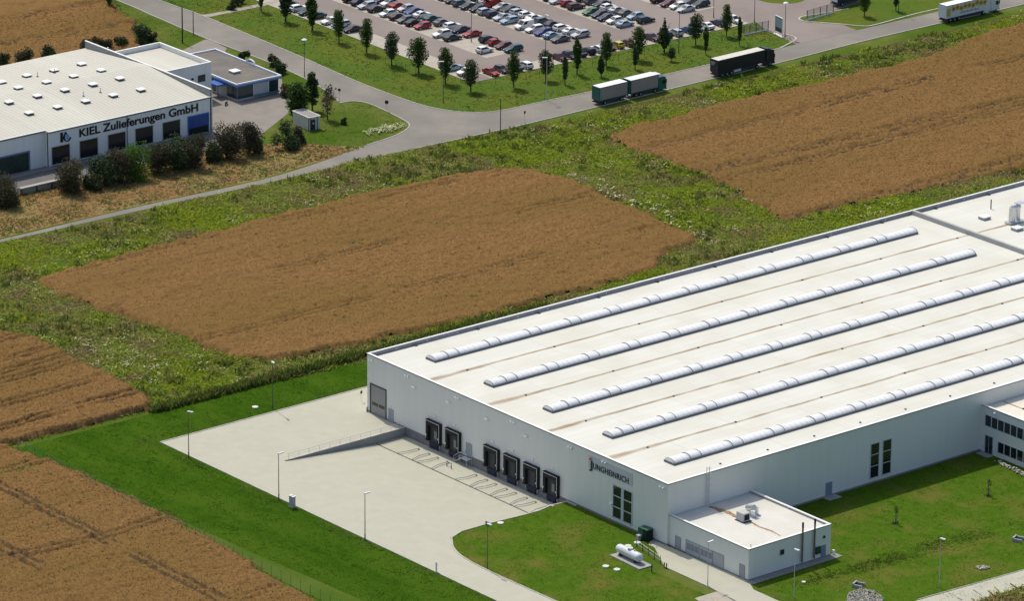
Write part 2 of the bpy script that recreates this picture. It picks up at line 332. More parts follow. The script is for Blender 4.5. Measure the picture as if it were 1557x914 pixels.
# ------------------------------------------------------------------ crops and wild growth
wheatm = mat('ripe_wheat', (.165, .092, .036), (.235, .135, .053), scale=2.6, rough=.95, spec=0, c3=(.178, .108, .037), scale3=.045, stretch=(1, .3, .4), detail=9, lo=.38, hi=.62, lo3=.42, hi3=.62, bump=1.0, bscale=5)
def ang(p, q): a, b = G(*p), G(*q); return (*a, math.atan2(b[1] - a[1], b[0] - a[0]))
EARS = []
def ears(X, Y, Z, d, res):
    """ears of wheat standing on the crop surface, thinning out past its edge"""
    k = ((d > .1) & (Z > 0)) | ((d > -1.2) & (d < .1) & (RNG.random(X.shape) < .25)); c = np.where(k.ravel())[0]
    vis = np.ones(len(c), bool); c = np.repeat(c, max(1, int(round(5.5 * res * res)))); n = len(c)
    x = X.ravel()[c] + (RNG.random(n) - .5) * res; y = Y.ravel()[c] + (RNG.random(n) - .5) * res; z = np.where(d.ravel()[c] > .1, Z.ravel()[c] - .03, 0)
    EARS.append((x, y, z, np.where(z > 0, .11, .3)))
soilm = mat('tram_soil', (.085, .055, .028), (.12, .08, .04), scale=1.5, rough=1, spec=0)
def field(name, label, poly, h, res=.5, tram=None, wob=.8, rough=.20, edge=.8, lay=.5, m=wheatm, seed=1):
    P = np.array(poly); x0, y0 = P.min(0) - 1; x1, y1 = P.max(0) + 1
    xs = np.arange(x0, x1, res); ys = np.arange(y0, y1, res); X, Y = np.meshgrid(xs, ys)
    jx = X + (RNG.random(X.shape) - .5) * res * .7; jy = Y + (RNG.random(X.shape) - .5) * res * .7
    d = sdist(jx, jy, poly) + (vnoise(jx, jy, 2.2, seed) - .5) * 2 * wob + (vnoise(jx, jy, 7, seed + 1) - .5) * 2 * wob
    d += (vnoise(jx, jy, .9, seed + 4) - .5) * .8 * wob; e = np.clip(d / edge, 0, 1)
    Z = h * (1 + (vnoise(jx, jy, 9, seed + 2) - .5) * .2) * e + (RNG.random(X.shape) - .5) * rough * 2 * e + (vnoise(jx, jy * .4, 1.3, seed + 3) - .5) * rough * 1.8 * e
    lodged = vnoise(jx * .6, jy * .35, 9, seed + 5) * .6 + vnoise(jx, jy, 3.2, seed + 6) * .4
    Z -= np.clip((lodged - .7) / .1, 0, 1) * .4 * h * lay * e
    TR = np.zeros(X.shape)
    if tram:
        for (ax, ay, ang, sp, off) in tram:
            s = -math.sin(ang) * (jx - ax) + math.cos(ang) * (jy - ay) + (vnoise(jx, jy, 25, seed + 9) - .5) * 2.0 * off
            k = np.abs((s / sp) - np.round(s / sp)) * sp
            brk = np.clip((vnoise(jx, jy, 14, seed + 10) - .22) / .15, .2, 1)
            w_ = np.clip(1 - np.abs(k - .9) / (.5 if res < .55 else .95), 0, 1) * brk; TR = np.maximum(TR, w_); Z -= w_ * .75 * h * e
    Z = np.maximum(Z, 0.02); ny, nx = X.shape
    keep = d > -.45; idx = np.arange(nx * ny).reshape(ny, nx)
    q = keep[:-1, :-1] & keep[1:, :-1] & keep[:-1, 1:] & keep[1:, 1:]
    F = np.stack([idx[:-1, :-1][q], idx[:-1, 1:][q], idx[1:, 1:][q], idx[1:, :-1][q]], 1)
    ears(jx, jy, np.where(TR > .3, -1, Z), d, res)
    V = np.stack([jx.ravel(), jy.ravel(), np.where(keep, Z, 0).ravel()], 1)
    used = np.unique(F); mp = np.zeros(len(V), int); mp[used] = np.arange(len(used))
    o = npmesh(name, V[used], mp[F], [m, soilm]); o.data.polygons.foreach_set('material_index', (TR[:-1, :-1][q] > .45).astype(np.int32)); o.data.update()
    return tag(o, label, 'crop', None, 'stuff')
F1 = GP([(63, 426), (95, 414), (135, 402), (200, 385), (290, 362), (450, 322), (600, 288), (700, 266), (745, 261), (800, 261), (850, 272), (900, 290), (1000, 333), (1055, 360), (1066, 369), (1025, 378), (1003, 395), (985, 413), (930, 430), (850, 452), (760, 474), (640, 505), (560, 521), (480, 537), (410, 549), (350, 543), (280, 514), (150, 472), (85, 446)])
F2 = GP([(928, 207), (960, 190), (1020, 182), (1100, 158), (1180, 142), (1250, 126), (1330, 108), (1410, 88), (1470, 62), (1557, 36), (1700, 0), (1700, 215), (1557, 256), (1480, 272), (1400, 290), (1300, 312), (1195, 337), (1170, 325), (1120, 290), (1060, 262), (1000, 241), (945, 222)])
F3 = [G(-60, -60), G(120, -40), G(163, -5), G(180, 18), G(208, 36), G(207, 52), G(150, 62), G(60, 75), G(0, 92), (-175, -40), (-300, -40)]
F3 = [(-330, -20), (-330, 108), G(150, -12), G(168, 4), G(205, 34), (-206, 97), (-200, 30), (-200, -20)]
F4 = GP([(-120, 530), (-40, 508), (0, 513), (55, 518), (100, 540), (140, 565), (195, 590), (215, 602), (228, 617), (222, 625), (140, 645), (33, 672), (-100, 705), (-200, 690)])
F5 = GP([(-260, 720), (-100, 706), (10, 679), (35, 692), (100, 712), (200, 757), (300, 812), (400, 872), (470, 914), (600, 985), (300, 1040), (-300, 900)])
field('wheat_crop', 'brown wheat patch filling the middle between the path and the large white-roofed warehouse', F1, .8, tram=[(*ang((720, 420), (1001, 350)), 24, .6)], seed=3)
field('wheat_crop', 'broad brown wheat field between the truck road and the far side of the warehouse', F2, .8, res=.6, tram=[(*ang((1089, 204), (1475, 109)), 26, .7), (*ang((1075, 264), (1149, 247)), 90, .7)], seed=13)
field('wheat_crop', 'brown wheat field behind the small-hatched hall and its dark bushes', F3, .8, res=.8, tram=[(-230, 60, math.radians(84), 18, 1)], seed=23)
field('wheat_crop', 'small wheat field with a tall dark edge beside the dark green lawn', F4, 1.15, res=.4, edge=.4, wob=.4, tram=[(-40, -50, math.radians(91), 9.5, 1), (-30, -60, math.radians(92), 23, 1)], seed=33)
field('wheat_crop', 'wheat field below the wire fence with flattened tracks, nearest to the camera', F5, .85, res=.4, tram=[(60, -56.5, math.radians(0), 15, .5), (20, -75, math.radians(84), 34, 2.5)], seed=43, lay=1.2)

def blades(px, py, pz, h, w, k, spread, lean=.9):
    """k leaf triangles per plant; arrays in, mesh arrays out"""
    n = len(px); N = n * k
    cx = np.repeat(px, k) + RNG.normal(0, 1, N) * np.repeat(spread, k); cy = np.repeat(py, k) + RNG.normal(0, 1, N) * np.repeat(spread, k); cz = np.repeat(pz, k)
    a = RNG.random(N) * 2 * PI; hh = np.repeat(h, k) * (.5 + .7 * RNG.random(N)); ww = np.repeat(w, k) * (.6 + .8 * RNG.random(N))
    lx = RNG.normal(0, lean, N) * hh; ly = RNG.normal(0, lean, N) * hh
    A = np.stack([cx - np.cos(a) * ww, cy - np.sin(a) * ww, cz + hh * .1 * RNG.random(N)], 1); B = np.stack([cx + np.cos(a) * ww, cy + np.sin(a) * ww, cz], 1)
    T = np.stack([cx + lx, cy + ly, cz + hh], 1); T2 = T + np.stack([np.cos(a + .6) * ww * .8, np.sin(a + .6) * ww * .8, -.15 * hh], 1)
    V = np.stack([A, B, T2, T], 1).reshape(-1, 3); F = np.arange(N * 4).reshape(N, 4); return V, F
def scatter(inc, exc, dens, margin=.2):
    P = np.array(inc); x0, y0 = P.min(0); x1, y1 = P.max(0); n = int((x1 - x0) * (y1 - y0) * dens)
    x = x0 + RNG.random(n) * (x1 - x0); y = y0 + RNG.random(n) * (y1 - y0); k = pip(x, y, inc)
    for e in exc:
        idx = np.where(k)[0]; k[idx] = sdist(x[idx], y[idx], e) < -margin
    return x[k], y[k]
earm = mat('wheat_ears', (.245, .146, .062), (.30, .184, .080), scale=.12, rough=.95, spec=0, isl=.18, c3=(.225, .142, .054), scale3=.05, lo3=.42, hi3=.62, trans=.35)
ex_, ey_, ez_, eh_ = (np.concatenate([e[i] for e in EARS]) for i in range(4))
vx = (ex_ > -245) & (ex_ < 110) & (ey_ > -110) & (ey_ < 330); ex_, ey_, ez_, eh_ = ex_[vx], ey_[vx], ez_[vx], eh_[vx]
V, Fc = blades(ex_, ey_, ez_, eh_, np.full(len(ex_), .085), 2, np.full(len(ex_), .12), .8)
tag(npmesh('wheat_ears', V, Fc, earm), 'ripe ears of wheat standing over the brown fields', 'wheat', None, 'stuff')
weedm = mat('weed_leaves', (.27, .32, .055), (.38, .385, .095), scale=.16, rough=.9, spec=.05, isl=.4, c3=(.34, .27, .12), scale3=.11, lo3=.42, hi3=.62, trans=.4)
brightm = mat('fresh_weed_leaves', (.34, .40, .035), (.27, .34, .04), scale=.3, rough=.9, spec=.05, isl=.35, trans=.45)
strawm = mat('dry_grass_blades', (.46, .32, .15), (.36, .31, .12), scale=.2, rough=.95, spec=0, isl=.3, trans=.4, c3=(.15, .16, .04), scale3=.09, lo3=.45, hi3=.65)
tallm = mat('tall_weed_leaves', (.11, .16, .035), (.19, .205, .045), scale=.25, rough=.9, spec=.05, isl=.4, trans=.35)
flowm = mat('flower_heads', (.58, .56, .36), rough=.9, isl=.3)
SOIL = GP([(868, 264), (905, 278), (960, 303), (1010, 330), (1060, 352), (1100, 366), (1092, 371), (1055, 358), (1004, 334), (955, 308), (900, 284), (862, 269)])
DU = G(1268, 89)[0]
PATHW = [(-121.5, -60), (-121.3, 75), (-125, 96), (-132, 112), (-126, 127), (-124, 150), (-124, 330), (-115.4, 330), (-115, 145), (-113.9, 126), (-114.6, 98), (-115.3, 63), (-116.6, 0), (-117, -60)]
MEAD = GP([(-60, 383), (0, 371), (110, 347), (283, 306), (400, 281), (480, 263), (557, 239.5), (608, 233), (700, 213), (780, 195), (860, 176.5), (925, 160), (1025, 135.5), (1185, 98), (1337, 58), (1445, 37), (1557, 10), (1700, -20), (1700, 240), (1557, 275), (1380, 322), (1100, 396), (700, 500), (557, 540), (557, 551), (400, 584), (235, 626), (150, 640), (-60, 700)])
ex = [F1, F2, F4]
def mow(x, y):      # the mown strip next to the road keeps short
    return x > DU - .9 + (vnoise(x, y, 6, 77) - .5) * .6
x, y = scatter(MEAD, ex, 5.5, -.5); k = mow(x, y) | (y < 128); x, y = x[k], y[k]
n1 = vnoise(x, y, 5, 51); n2 = vnoise(x, y, 14, 52)
k = RNG.random(len(x)) < .5 + .6 * n1; x, y, n1, n2 = x[k], y[k], n1[k], n2[k]
hot = n2 * .6 + vnoise(x, y, 4.3, 53) * .4 + (RNG.random(len(x)) - .5) * .28 > .58
DU = G(1268, 89)[0]; ditch = (np.abs(x - DU) < .8) & (y > 150)
h = .12 + .3 * n1 + .18 * RNG.random(len(x)); h[ditch] *= .4; sheet('ditch', [(DU - .7, 150), (DU + .7, 150), (DU + .7, 330), (DU - .7, 330)], .03, mat('ditch_soil', (.07, .055, .03), (.11, .09, .04), scale=1.2, rough=1, spec=0))
kd = ~ditch | (RNG.random(len(x)) < .25); x, y, n1, n2, hot, h = x[kd], y[kd], n1[kd], n2[kd], hot[kd], h[kd]
V, Fc = blades(x[~hot], y[~hot], np.zeros((~hot).sum()), h[~hot], np.full((~hot).sum(), .14), 4, np.full((~hot).sum(), .22))
tag(npmesh('meadow_weeds', V, Fc, weedm), 'mottled green weeds of the waste ground between path, wheat and warehouse', 'weeds', None, 'stuff')
V, Fc = blades(x[hot], y[hot], np.zeros(hot.sum()), h[hot] * 1.15, np.full(hot.sum(), .15), 5, np.full(hot.sum(), .22))
tag(npmesh('meadow_grass', V, Fc, brightm), 'bright yellow-green patches of weeds between the wheat fields', 'weeds', None, 'stuff')
# bigger weed clumps
x, y = scatter(MEAD, ex, .13); k = (mow(x, y) | (y < 128)) & (vnoise(x, y, 11, 61) > .45); x, y = x[k], y[k]
V, Fc = blades(x, y, np.zeros(len(x)), .45 + .6 * RNG.random(len(x)), np.full(len(x), .18), 14, .3 + .35 * RNG.random(len(x)), .35)
tag(npmesh('weed_clumps', V, Fc, tallm), 'darker taller clumps of weeds dotted over the waste ground', 'weeds', None, 'stuff')
# broken strip of pale dry soil and straw at the corner of the middle field
x, y = scatter(SOIL, [], 9); k = (vnoise(x, y, 2.6, 63) > .42) & (vnoise(x, y, .8, 64) > .3); x, y = x[k], y[k]
V, Fc = blades(x, y, np.full(len(x), .08), .12 + .25 * RNG.random(len(x)), np.full(len(x), .15), 3, np.full(len(x), .2), 1.3)
tag(npmesh('pale_straw', V, Fc, mat('pale_straw', (.55, .47, .32), (.40, .33, .2), scale=.8, rough=.95, spec=0, isl=.35, trans=.2)), 'broken strip of pale dry straw and soil along the corner of the middle wheat patch', 'straw', None, 'stuff')
# white flowers
def flowers(px, py, pz, r, k):
    n = len(px); N = n * k; cx = np.repeat(px, k) + RNG.normal(0, .45, N); cy = np.repeat(py, k) + RNG.normal(0, .45, N); cz = np.repeat(pz, k) + RNG.random(N) * .3
    a = RNG.random(N) * 2 * PI; rr = r * (.5 + RNG.random(N)); Vs = []
    for q in range(4):
        t = a + q * PI / 2; Vs.append(np.stack([cx + np.cos(t) * rr, cy + np.sin(t) * rr, cz + .35 * rr * np.sin(t * 1.0 + 1)], 1))
    return np.stack(Vs, 1).reshape(-1, 3), np.arange(N * 4).reshape(N, 4)
x, y = scatter(MEAD, ex, .16); k = (mow(x, y) | (y < 128)) & (vnoise(x, y, 9, 71) * .6 + vnoise(x, y, 3, 72) * .4 > .6); x, y = x[k], y[k]
V, Fc = flowers(x, y, np.full(len(x), .5), .12, 4)
a, b = scatter(GP([(70, 512), (150, 520), (260, 560), (300, 590), (250, 600), (150, 545)]), ex, .13)
V2, F2c = flowers(a, b, np.full(len(a), .8), .15, 5)
a, b = scatter(GP([(860, 262), (900, 268), (1000, 318), (1100, 366), (1080, 372), (990, 330), (880, 284)]), [F1], .12, -.6)
V3, F3c = flowers(a, b, np.full(len(a), .6), .2, 4)
V = np.concatenate([V, V2, V3]); Fc = np.arange(len(V)).reshape(-1, 4)
tag(npmesh('white_wildflowers', V, Fc, flowm), 'white flower heads among the weeds of the waste ground', 'wildflowers', None, 'stuff')
# tall dark weed strip along the lawn edge and behind the warehouse
x, y = scatter([(EDGE - 1.5, G(228, 627)[1]), (EDGE + .1, G(228, 627)[1]), (EDGE + .1, 60), (EDGE - 1.5, 60)], [F4], 10)
V, Fc = blades(x, y, np.zeros(len(x)), .95 + .5 * RNG.random(len(x)), np.full(len(x), .14), 6, np.full(len(x), .2), .25)
tag(npmesh('tall_weeds', V, Fc, tallm), 'tall dark weeds in a straight band along the back of the lawn', 'weeds', None, 'stuff')
# dry verge below the works hedge
DV = [(-141.5, -40), (-140.8, 5), (-139.2, 60), (-135.6, 82), G(475, 219), G(557, 223.5), (-121.4, 84), (-119, 64.6), (-119.9, 32.9), (-119.6, -40)]
x, y = scatter(DV, [], 3.2); green = x > -129 + (vnoise(x, y, 8, 82) - .5) * 9
for sel, nm, m_, lab in ((~green, 'dry_grass', strawm, 'brown dry grass on the bank between the works hedge and the path'), (green, 'olive_grass', mat('olive_grass_blades', (.27, .27, .09), (.34, .29, .12), scale=.2, rough=.95, spec=0, isl=.3, trans=.4, c3=(.17, .2, .05), scale3=.15), 'olive grass along the upper edge of the narrow path below the works')):
    V, Fc = blades(x[sel], y[sel], np.zeros(sel.sum()), .12 + .3 * vnoise(x[sel], y[sel], 4, 81), np.full(sel.sum(), .13), 3, np.full(sel.sum(), .2)); tag(npmesh(nm, V, Fc, m_), lab, 'dry grass', None, 'stuff')
# green weeds growing inside the crops
gx, gy = [], []
for px, py, rx, ry, n in ((661, 340, 1.3, 1.0, 16), (697, 337, 1.0, .8, 4), (536, 367, 1.2, 1.0, 9), (36, 716, 3.0, 1.3, 40)):
    g = G(px, py, .8); gx.append(g[0] + RNG.normal(0, rx * .6, n)); gy.append(g[1] + RNG.normal(0, rx * .6, n))
gx, gy = np.concatenate(gx), np.concatenate(gy); V, Fc = blades(gx, gy, np.full(len(gx), .6), .25 + .25 * RNG.random(len(gx)), np.full(len(gx), .15), 5, np.full(len(gx), .25))
tag(npmesh('weeds_in_crop', V, Fc, weedm), 'small bright green weed patches standing in the brown wheat', 'weeds', None, 'stuff')
# pale flowers on the road corner
a, b = scatter(GP([(552, 202), (585, 193), (612, 188), (616, 193), (598, 202), (560, 206)]), [], 2.2); V, Fc = flowers(a, b, np.full(len(a), .25), .16, 4)
tag(npmesh('pale_flower_patch', V, Fc, mat('pale_flowers', (.6, .56, .38), rough=.9, isl=.2)), 'patch of pale dry flowers at the grass tip of the road junction', 'wildflowers', None, 'stuff')
# overgrown swale beside the annex
swalem = mat('swale_leaves', (.07, .125, .018), (.15, .18, .035), scale=.35, rough=.9, spec=0, isl=.4, trans=.35)
SW = GP([(1195, 884), (1260, 868), (1330, 846), (1420, 818), (1500, 800), (1560, 786), (1640, 765), (1640, 785), (1557, 806), (1480, 826), (1400, 850), (1320, 872), (1230, 894), (1200, 900)])
x, y = scatter(SW, [], 16); d = sdist(x, y, SW); v = vnoise(x, y, 5, 91) * .6 + vnoise(x, y, 1.8, 92) * .4; k = RNG.random(len(x)) < np.clip(d / 2.2, 0, 1) * np.clip((v - .24) / .25, 0, 1); x, y, v = x[k], y[k], v[k]
V, Fc = blades(x, y, np.zeros(len(x)), .08 + .3 * v * RNG.random(len(x)), np.full(len(x), .075), 3, np.full(len(x), .2), .8)
tag(npmesh('swale_weeds', V, Fc, swalem), 'dark weeds lining the shallow ditch across the lawn beside the annex', 'weeds', None, 'stuff')
x, y = scatter(GP([(1470, 925), (1500, 912), (1557, 897), (1640, 872), (1700, 930), (1500, 960)]), [], 5)
V, Fc = blades(x, y, np.zeros(len(x)), .4 + .6 * RNG.random(len(x)), np.full(len(x), .15), 5, np.full(len(x), .25))
tag(npmesh('roadside_weeds', V, Fc, weedm), 'rough weeds below the service road at the bottom corner of the lawn', 'weeds', None, 'stuff')
# turf detail on the lawns and verges: short blades
vshort = mat('verge_blades', (.125, .175, .028), (.18, .19, .048), scale=.25, rough=.95, spec=0, isl=.25, trans=.4, c3=(.07, .12, .02), scale3=.09)
x, y = scatter(verge, [], 1.5); k = (x > -240) & (y < 300); x, y = x[k], y[k]
V, Fc = blades(x, y, np.full(len(x), .02), .04 + .12 * vnoise(x, y, 3, 95), np.full(len(x), .13), 3, np.full(len(x), .25))
tag(npmesh('verge_grass', V, Fc, vshort), 'uneven grass on the verge between the car park and the road', 'grass', None, 'stuff')
turfd = mat('lawn_blades', (.045, .115, .008), (.075, .145, .014), scale=.5, rough=.9, spec=0, isl=.22, trans=.4, c3=(.04, .10, .008), scale3=.12)
turfl = mat('dry_lawn_blades', (.075, .165, .012), (.115, .185, .02), scale=.4, rough=.9, spec=0, isl=.22, trans=.4, c3=(.15, .17, .035), scale3=.12, lo3=.52, hi3=.75)
def turf(name, label, polys, m, dens):
    xs, ys = zip(*[scatter(p, [], dens) for p in polys]); x, y = np.concatenate(xs), np.concatenate(ys); v = vnoise(x, y, 1.5, 97); k = RNG.random(len(x)) < .35 + v; x, y, v = x[k], y[k], v[k]
    V, Fc = blades(x, y, np.full(len(x), .025), .02 + .05 * v, np.full(len(x), .12), 2, np.full(len(x), .2), 1.6)
    tag(npmesh(name, V, Fc, m), label, 'grass', None, 'stuff')
turf('lawn_grass', 'short grass of the dark green lawn strip around the yard', [lawn_l], turfd, 6)
turf('dry_lawn_grass', 'short mottled grass of the lawns in front of and beside the warehouse', [lawn_r, [(80.5, 18.8), (101, 18.8), (101.5, -1.5), (125, -2), (140, -2), (140, 75), (80.5, 75)]], turfl, 6)
turf('corner_grass', 'grass of the road corners around the kiosk, behind the hall and on the entrance island', [GP([(445, 190), (485, 172), (516, 158), (557, 157), (583, 168), (613, 183), (620, 190), (600, 205), (557, 220), (500, 217), (440, 222)]), GP([(150, -15), (180, 2), (231, 25), (308, 58), (280, 72), (235, 62), (205, 35)]), GP([(1222, 31), (1272, 34), (1328, 36), (1375, 24), (1424, 11), (1500, -12), (1330, -10), (1290, 13)]), GP([(404, 95), (463, 118), (455, 125), (425, 120), (395, 100)]), GP([(246, 1), (307, 21), (365, 10), (410, -2), (300, -20)])], vshort, 4)
# worn soil along the kerb edges
x, y = scatter([(-13.5, -41.0), (90, -38.6), (90, -37.6), (-10.0, -37.6), (-10.1, 8), (-11.4, 8)], [], 5); k = vnoise(x, y, 3, 98) > .5; x, y = x[k], y[k]
V, Fc = blades(x, y, np.full(len(x), .03), .03 + .08 * RNG.random(len(x)), np.full(len(x), .1), 2, np.full(len(x), .15), 1.2)
tag(npmesh('worn_turf', V, Fc, mat('worn_turf', (.17, .14, .06), (.12, .13, .04), scale=.8, rough=.95, spec=0, isl=.3, trans=.2)), 'brownish worn turf along the edge of the concrete yard', 'grass', None, 'stuff')
# loose stones
def stones(name, label, pts, n, r, m):
    x, y = scatter(pts, [], 40); x, y = x[:n], y[:n]; n = len(x); rr = r * (.4 + RNG.random(n)); Vs = []; Fs = []
    base = np.array([(1, 0, 0), (0, 1, 0), (-1, 0, 0), (0, -1, 0), (0, 0, 1.0), (0, 0, -.5)]); fc = np.array([(0, 1, 4), (1, 2, 4), (2, 3, 4), (3, 0, 4), (1, 0, 5), (2, 1, 5), (3, 2, 5), (0, 3, 5)])
    ang = RNG.random(n) * 6; Vv = base[None] * rr[:, None, None] * (.7 + .6 * RNG.random((n, 6, 1)))
    c, s = np.cos(ang)[:, None], np.sin(ang)[:, None]; X = Vv[..., 0] * c - Vv[..., 1] * s + x[:, None]; Y = Vv[..., 0] * s + Vv[..., 1] * c + y[:, None]
    Z = Vv[..., 2] * .8 + .06 + rr[:, None] * .3 + RNG.random(n)[:, None] * .1
    return tag(npmesh(name, np.stack([X, Y, Z], -1).reshape(-1, 3), (fc[None] + 6 * np.arange(n)[:, None, None]).reshape(-1, 3), m), label, 'stones', None, 'stuff')
stonem = mat('field_stones', (.50, .46, .41), (.37, .33, .29), scale=2, rough=.9, isl=.4)
stones('stone_heap', 'heap of reddish-grey stones on the lawn edge beside the service road bend', GP([(1290, 903), (1310, 896), (1330, 900), (1345, 912), (1340, 920), (1285, 920)]), 1500, .12, stonem)
stones('stone_patch', 'small round patch of pale stones on the grass just above the service road', GP([(1484, 864), (1495, 861), (1506, 864), (1500, 868), (1488, 868)]), 160, .15, stonem)
stones('stone_edging', 'row of stones at the foot of the office wing wall', GP([(1512, 703), (1520, 702), (1557, 720), (1557, 726)]), 120, .22, stonem)

# ------------------------------------------------------------------ warehouse
wallm = panel_mat('grey_wall_panels', (.70, .70, .645), .03, dirt=(.63, .62, .56))
plinthm = mat('plinth_concrete', (.25, .245, .235), (.2, .195, .19), scale=.7, rough=.9)
copm = mat('white_coping', (.80, .79, .74), rough=.4, spec=.4)
innm = mat('parapet_lining', (.30, .30, .32), (.25, .25, .27), scale=.4, rough=.7)
def roof_mat(name, base, stain, xs=16.0, lo=-2, hi=76, var=.035):
    m = bpy.data.materials.new(name); N, L, B = nodes(m); B.inputs['Roughness'].default_value = .75; B.inputs['Specular IOR Level'].default_value = .2
    def math_(op, a, b=None):
        x = N.new('ShaderNodeMath'); x.operation = op
        for i, q in enumerate((a, b)):
            if q is None: continue
            if isinstance(q, (int, float)): x.inputs[i].default_value = q
            else: L.new(q, x.inputs[i])
        return x.outputs[0]
    g = N.new('ShaderNodeNewGeometry'); sp = N.new('ShaderNodeSeparateXYZ'); L.new(g.outputs['Position'], sp.inputs[0]); X, Y = sp.outputs[0], sp.outputs[1]
    nz = N.new('ShaderNodeTexNoise'); nz.inputs['Scale'].default_value = .9; nz.inputs['Detail'].default_value = 6; mp = N.new('ShaderNodeMapping'); mp.inputs['Scale'].default_value = (1, .22, 1); L.new(g.outputs['Position'], mp.inputs['Vector']); L.new(mp.outputs[0], nz.inputs['Vector'])
    nb = N.new('ShaderNodeTexNoise'); nb.inputs['Scale'].default_value = .045; nb.inputs['Detail'].default_value = 3; L.new(g.outputs['Position'], nb.inputs['Vector'])
    wob = math_('MULTIPLY', math_('SUBTRACT', nb.outputs['Fac'], .5), .9)
    d = math_('MULTIPLY', math_('ABSOLUTE', math_('SUBTRACT', math_('FRACT', math_('ADD', math_('DIVIDE', math_('ADD', X, wob), xs), .5)), .5)), xs)
    # stain width: wide where water stands near the eaves, narrow along the gutter line
    near = N.new('ShaderNodeMapRange'); near.inputs['From Min'].default_value = 18; near.inputs['From Max'].default_value = 1; near.inputs['To Min'].default_value = .5; near.inputs['To Max'].default_value = 1.15; L.new(Y, near.inputs['Value'])
    wd = math_('MULTIPLY', near.outputs[0], math_('ADD', math_('MULTIPLY', nz.outputs['Fac'], 1.5), .12))
    st = N.new('ShaderNodeMapRange'); st.inputs['From Min'].default_value = 1; st.inputs['From Max'].default_value = .35; L.new(math_('DIVIDE', d, wd), st.inputs['Value'])
    amt = N.new('ShaderNodeMapRange'); amt.inputs['From Min'].default_value = .3; amt.inputs['From Max'].default_value = .62; amt.inputs['To Min'].default_value = .5; amt.inputs['To Max'].default_value = .95; L.new(nz.outputs['Fac'], amt.inputs['Value'])
    msk = math_('MULTIPLY', math_('GREATER_THAN', X, lo), math_('LESS_THAN', X, hi))
    S = math_('MULTIPLY', math_('MULTIPLY', st.outputs[0], amt.outputs[0]), msk)
    # membrane strips with faint seams
    w = N.new('ShaderNodeTexWhiteNoise'); s = N.new('ShaderNodeVectorMath'); s.operation = 'SNAP'; s.inputs[1].default_value = (2.0, 14.0, 50); L.new(g.outputs['Position'], s.inputs[0]); L.new(s.outputs[0], w.inputs['Vector'])
    r = N.new('ShaderNodeMapRange'); r.inputs['To Min'].default_value = 1 - var; r.inputs['To Max'].default_value = 1 + var * .5; L.new(w.outputs['Value'], r.inputs['Value'])
    seam = math_('LESS_THAN', math_('FRACT', math_('DIVIDE', X, 2.0)), .045); seam2 = math_('LESS_THAN', math_('FRACT', math_('DIVIDE', Y, 14.0)), .012)
    dk = math_('MULTIPLY', math_('SUBTRACT', 1, math_('MULTIPLY', math_('MAXIMUM', seam, seam2), .14)), r.outputs[0])
    nl = N.new('ShaderNodeTexNoise'); nl.inputs['Scale'].default_value = .11; nl.inputs['Detail'].default_value = 7; L.new(g.outputs['Position'], nl.inputs['Vector'])
    dirt = N.new('ShaderNodeMapRange'); dirt.inputs['From Min'].default_value = .4; dirt.inputs['From Max'].default_value = .75; dirt.inputs['To Max'].default_value = .7; L.new(nl.outputs['Fac'], dirt.inputs['Value'])
    h = N.new('ShaderNodeHueSaturation'); h.inputs['Color'].default_value = (*base, 1); L.new(dk, h.inputs['Value'])
    x0 = N.new('ShaderNodeMix'); x0.data_type = 'RGBA'; x0.inputs['B'].default_value = (base[0] * .86, base[1] * .83, base[2] * .76, 1); L.new(h.outputs[0], x0.inputs['A']); L.new(dirt.outputs[0], x0.inputs['Factor'])
    x1 = N.new('ShaderNodeMix'); x1.data_type = 'RGBA'; x1.inputs['B'].default_value = (*stain, 1); L.new(x0.outputs['Result'], x1.inputs['A']); L.new(S, x1.inputs['Factor']); L.new(x1.outputs['Result'], B.inputs['Base Color'])
    return m
roofm = roof_mat('white_roof_membrane', (.63, .62, .545), (.28, .185, .10))
vaultm = mat('skylight_sheet', (.95, .95, .93), (.91, .91, .90), scale=.3, rough=.45, spec=.1, trans=.3)
curbtop = mat('skylight_bounce_lining', (.88, .88, .86), rough=.8)  # white lining added under the vaults to bounce light and brighten them
ribm = mat('skylight_rib', (.28, .29, .31), rough=.5)
kerbdk = mat('skylight_kerb', (.14, .145, .155), rough=.6)
HW, LEN = 10.9, 190.0
W = thing('warehouse', 'huge white-roofed grey warehouse with five long arched skylights and a row of loading docks', 'warehouse')
roof_z = HW - .72
mb = MB()
for x0, x1, y0, y1 in ((0, 80.3, 0, .3), (0, .3, .3, LEN), (80, 80.3, .3, LEN), (.3, 80, LEN - .3, LEN)): mb.box(x0, x1, y0, y1, .35, HW - .1)
mb.build('wall', wallm, W)
mb = MB(); mb.box(-.04, 80.34, -.04, LEN, -1.5, .35); mb.build('plinth', plinthm, W)
mb = MB(); mb.face([(.3, .3, roof_z), (80, .3, roof_z), (80, LEN, roof_z), (.3, LEN, roof_z)])
mb.build('roof', roofm, W)
mb = MB()
for x0, x1, y0, y1 in ((-.08, 80.38, -.08, .38), (-.08, .3, .38, LEN), (79.92, 80.38, .38, LEN)): mb.box(x0, x1, y0, y1, HW - .1, HW + .02)
mb.build('coping', copm, W)
mb = MB(); mb.box(.3, .34, .38, LEN, roof_z, HW - .09); mb.build('parapet_lining', innm, W)
mb = MB(); mb.box(-.1, 80.4, -.11, -.085, HW - .16, HW - .06); mb.box(80.385, 80.41, -.1, LEN, HW - .16, HW - .06); mb.build('eaves_gutter', darkm, W)
mb = MB(); mb.box(.38, 79.9, 130.2, 130.75, roof_z, HW + .12); fw = mb.build('fire_wall', mat('fire_wall_render', (.42, .42, .40), (.36, .36, .345), scale=.4, rough=.9), W)
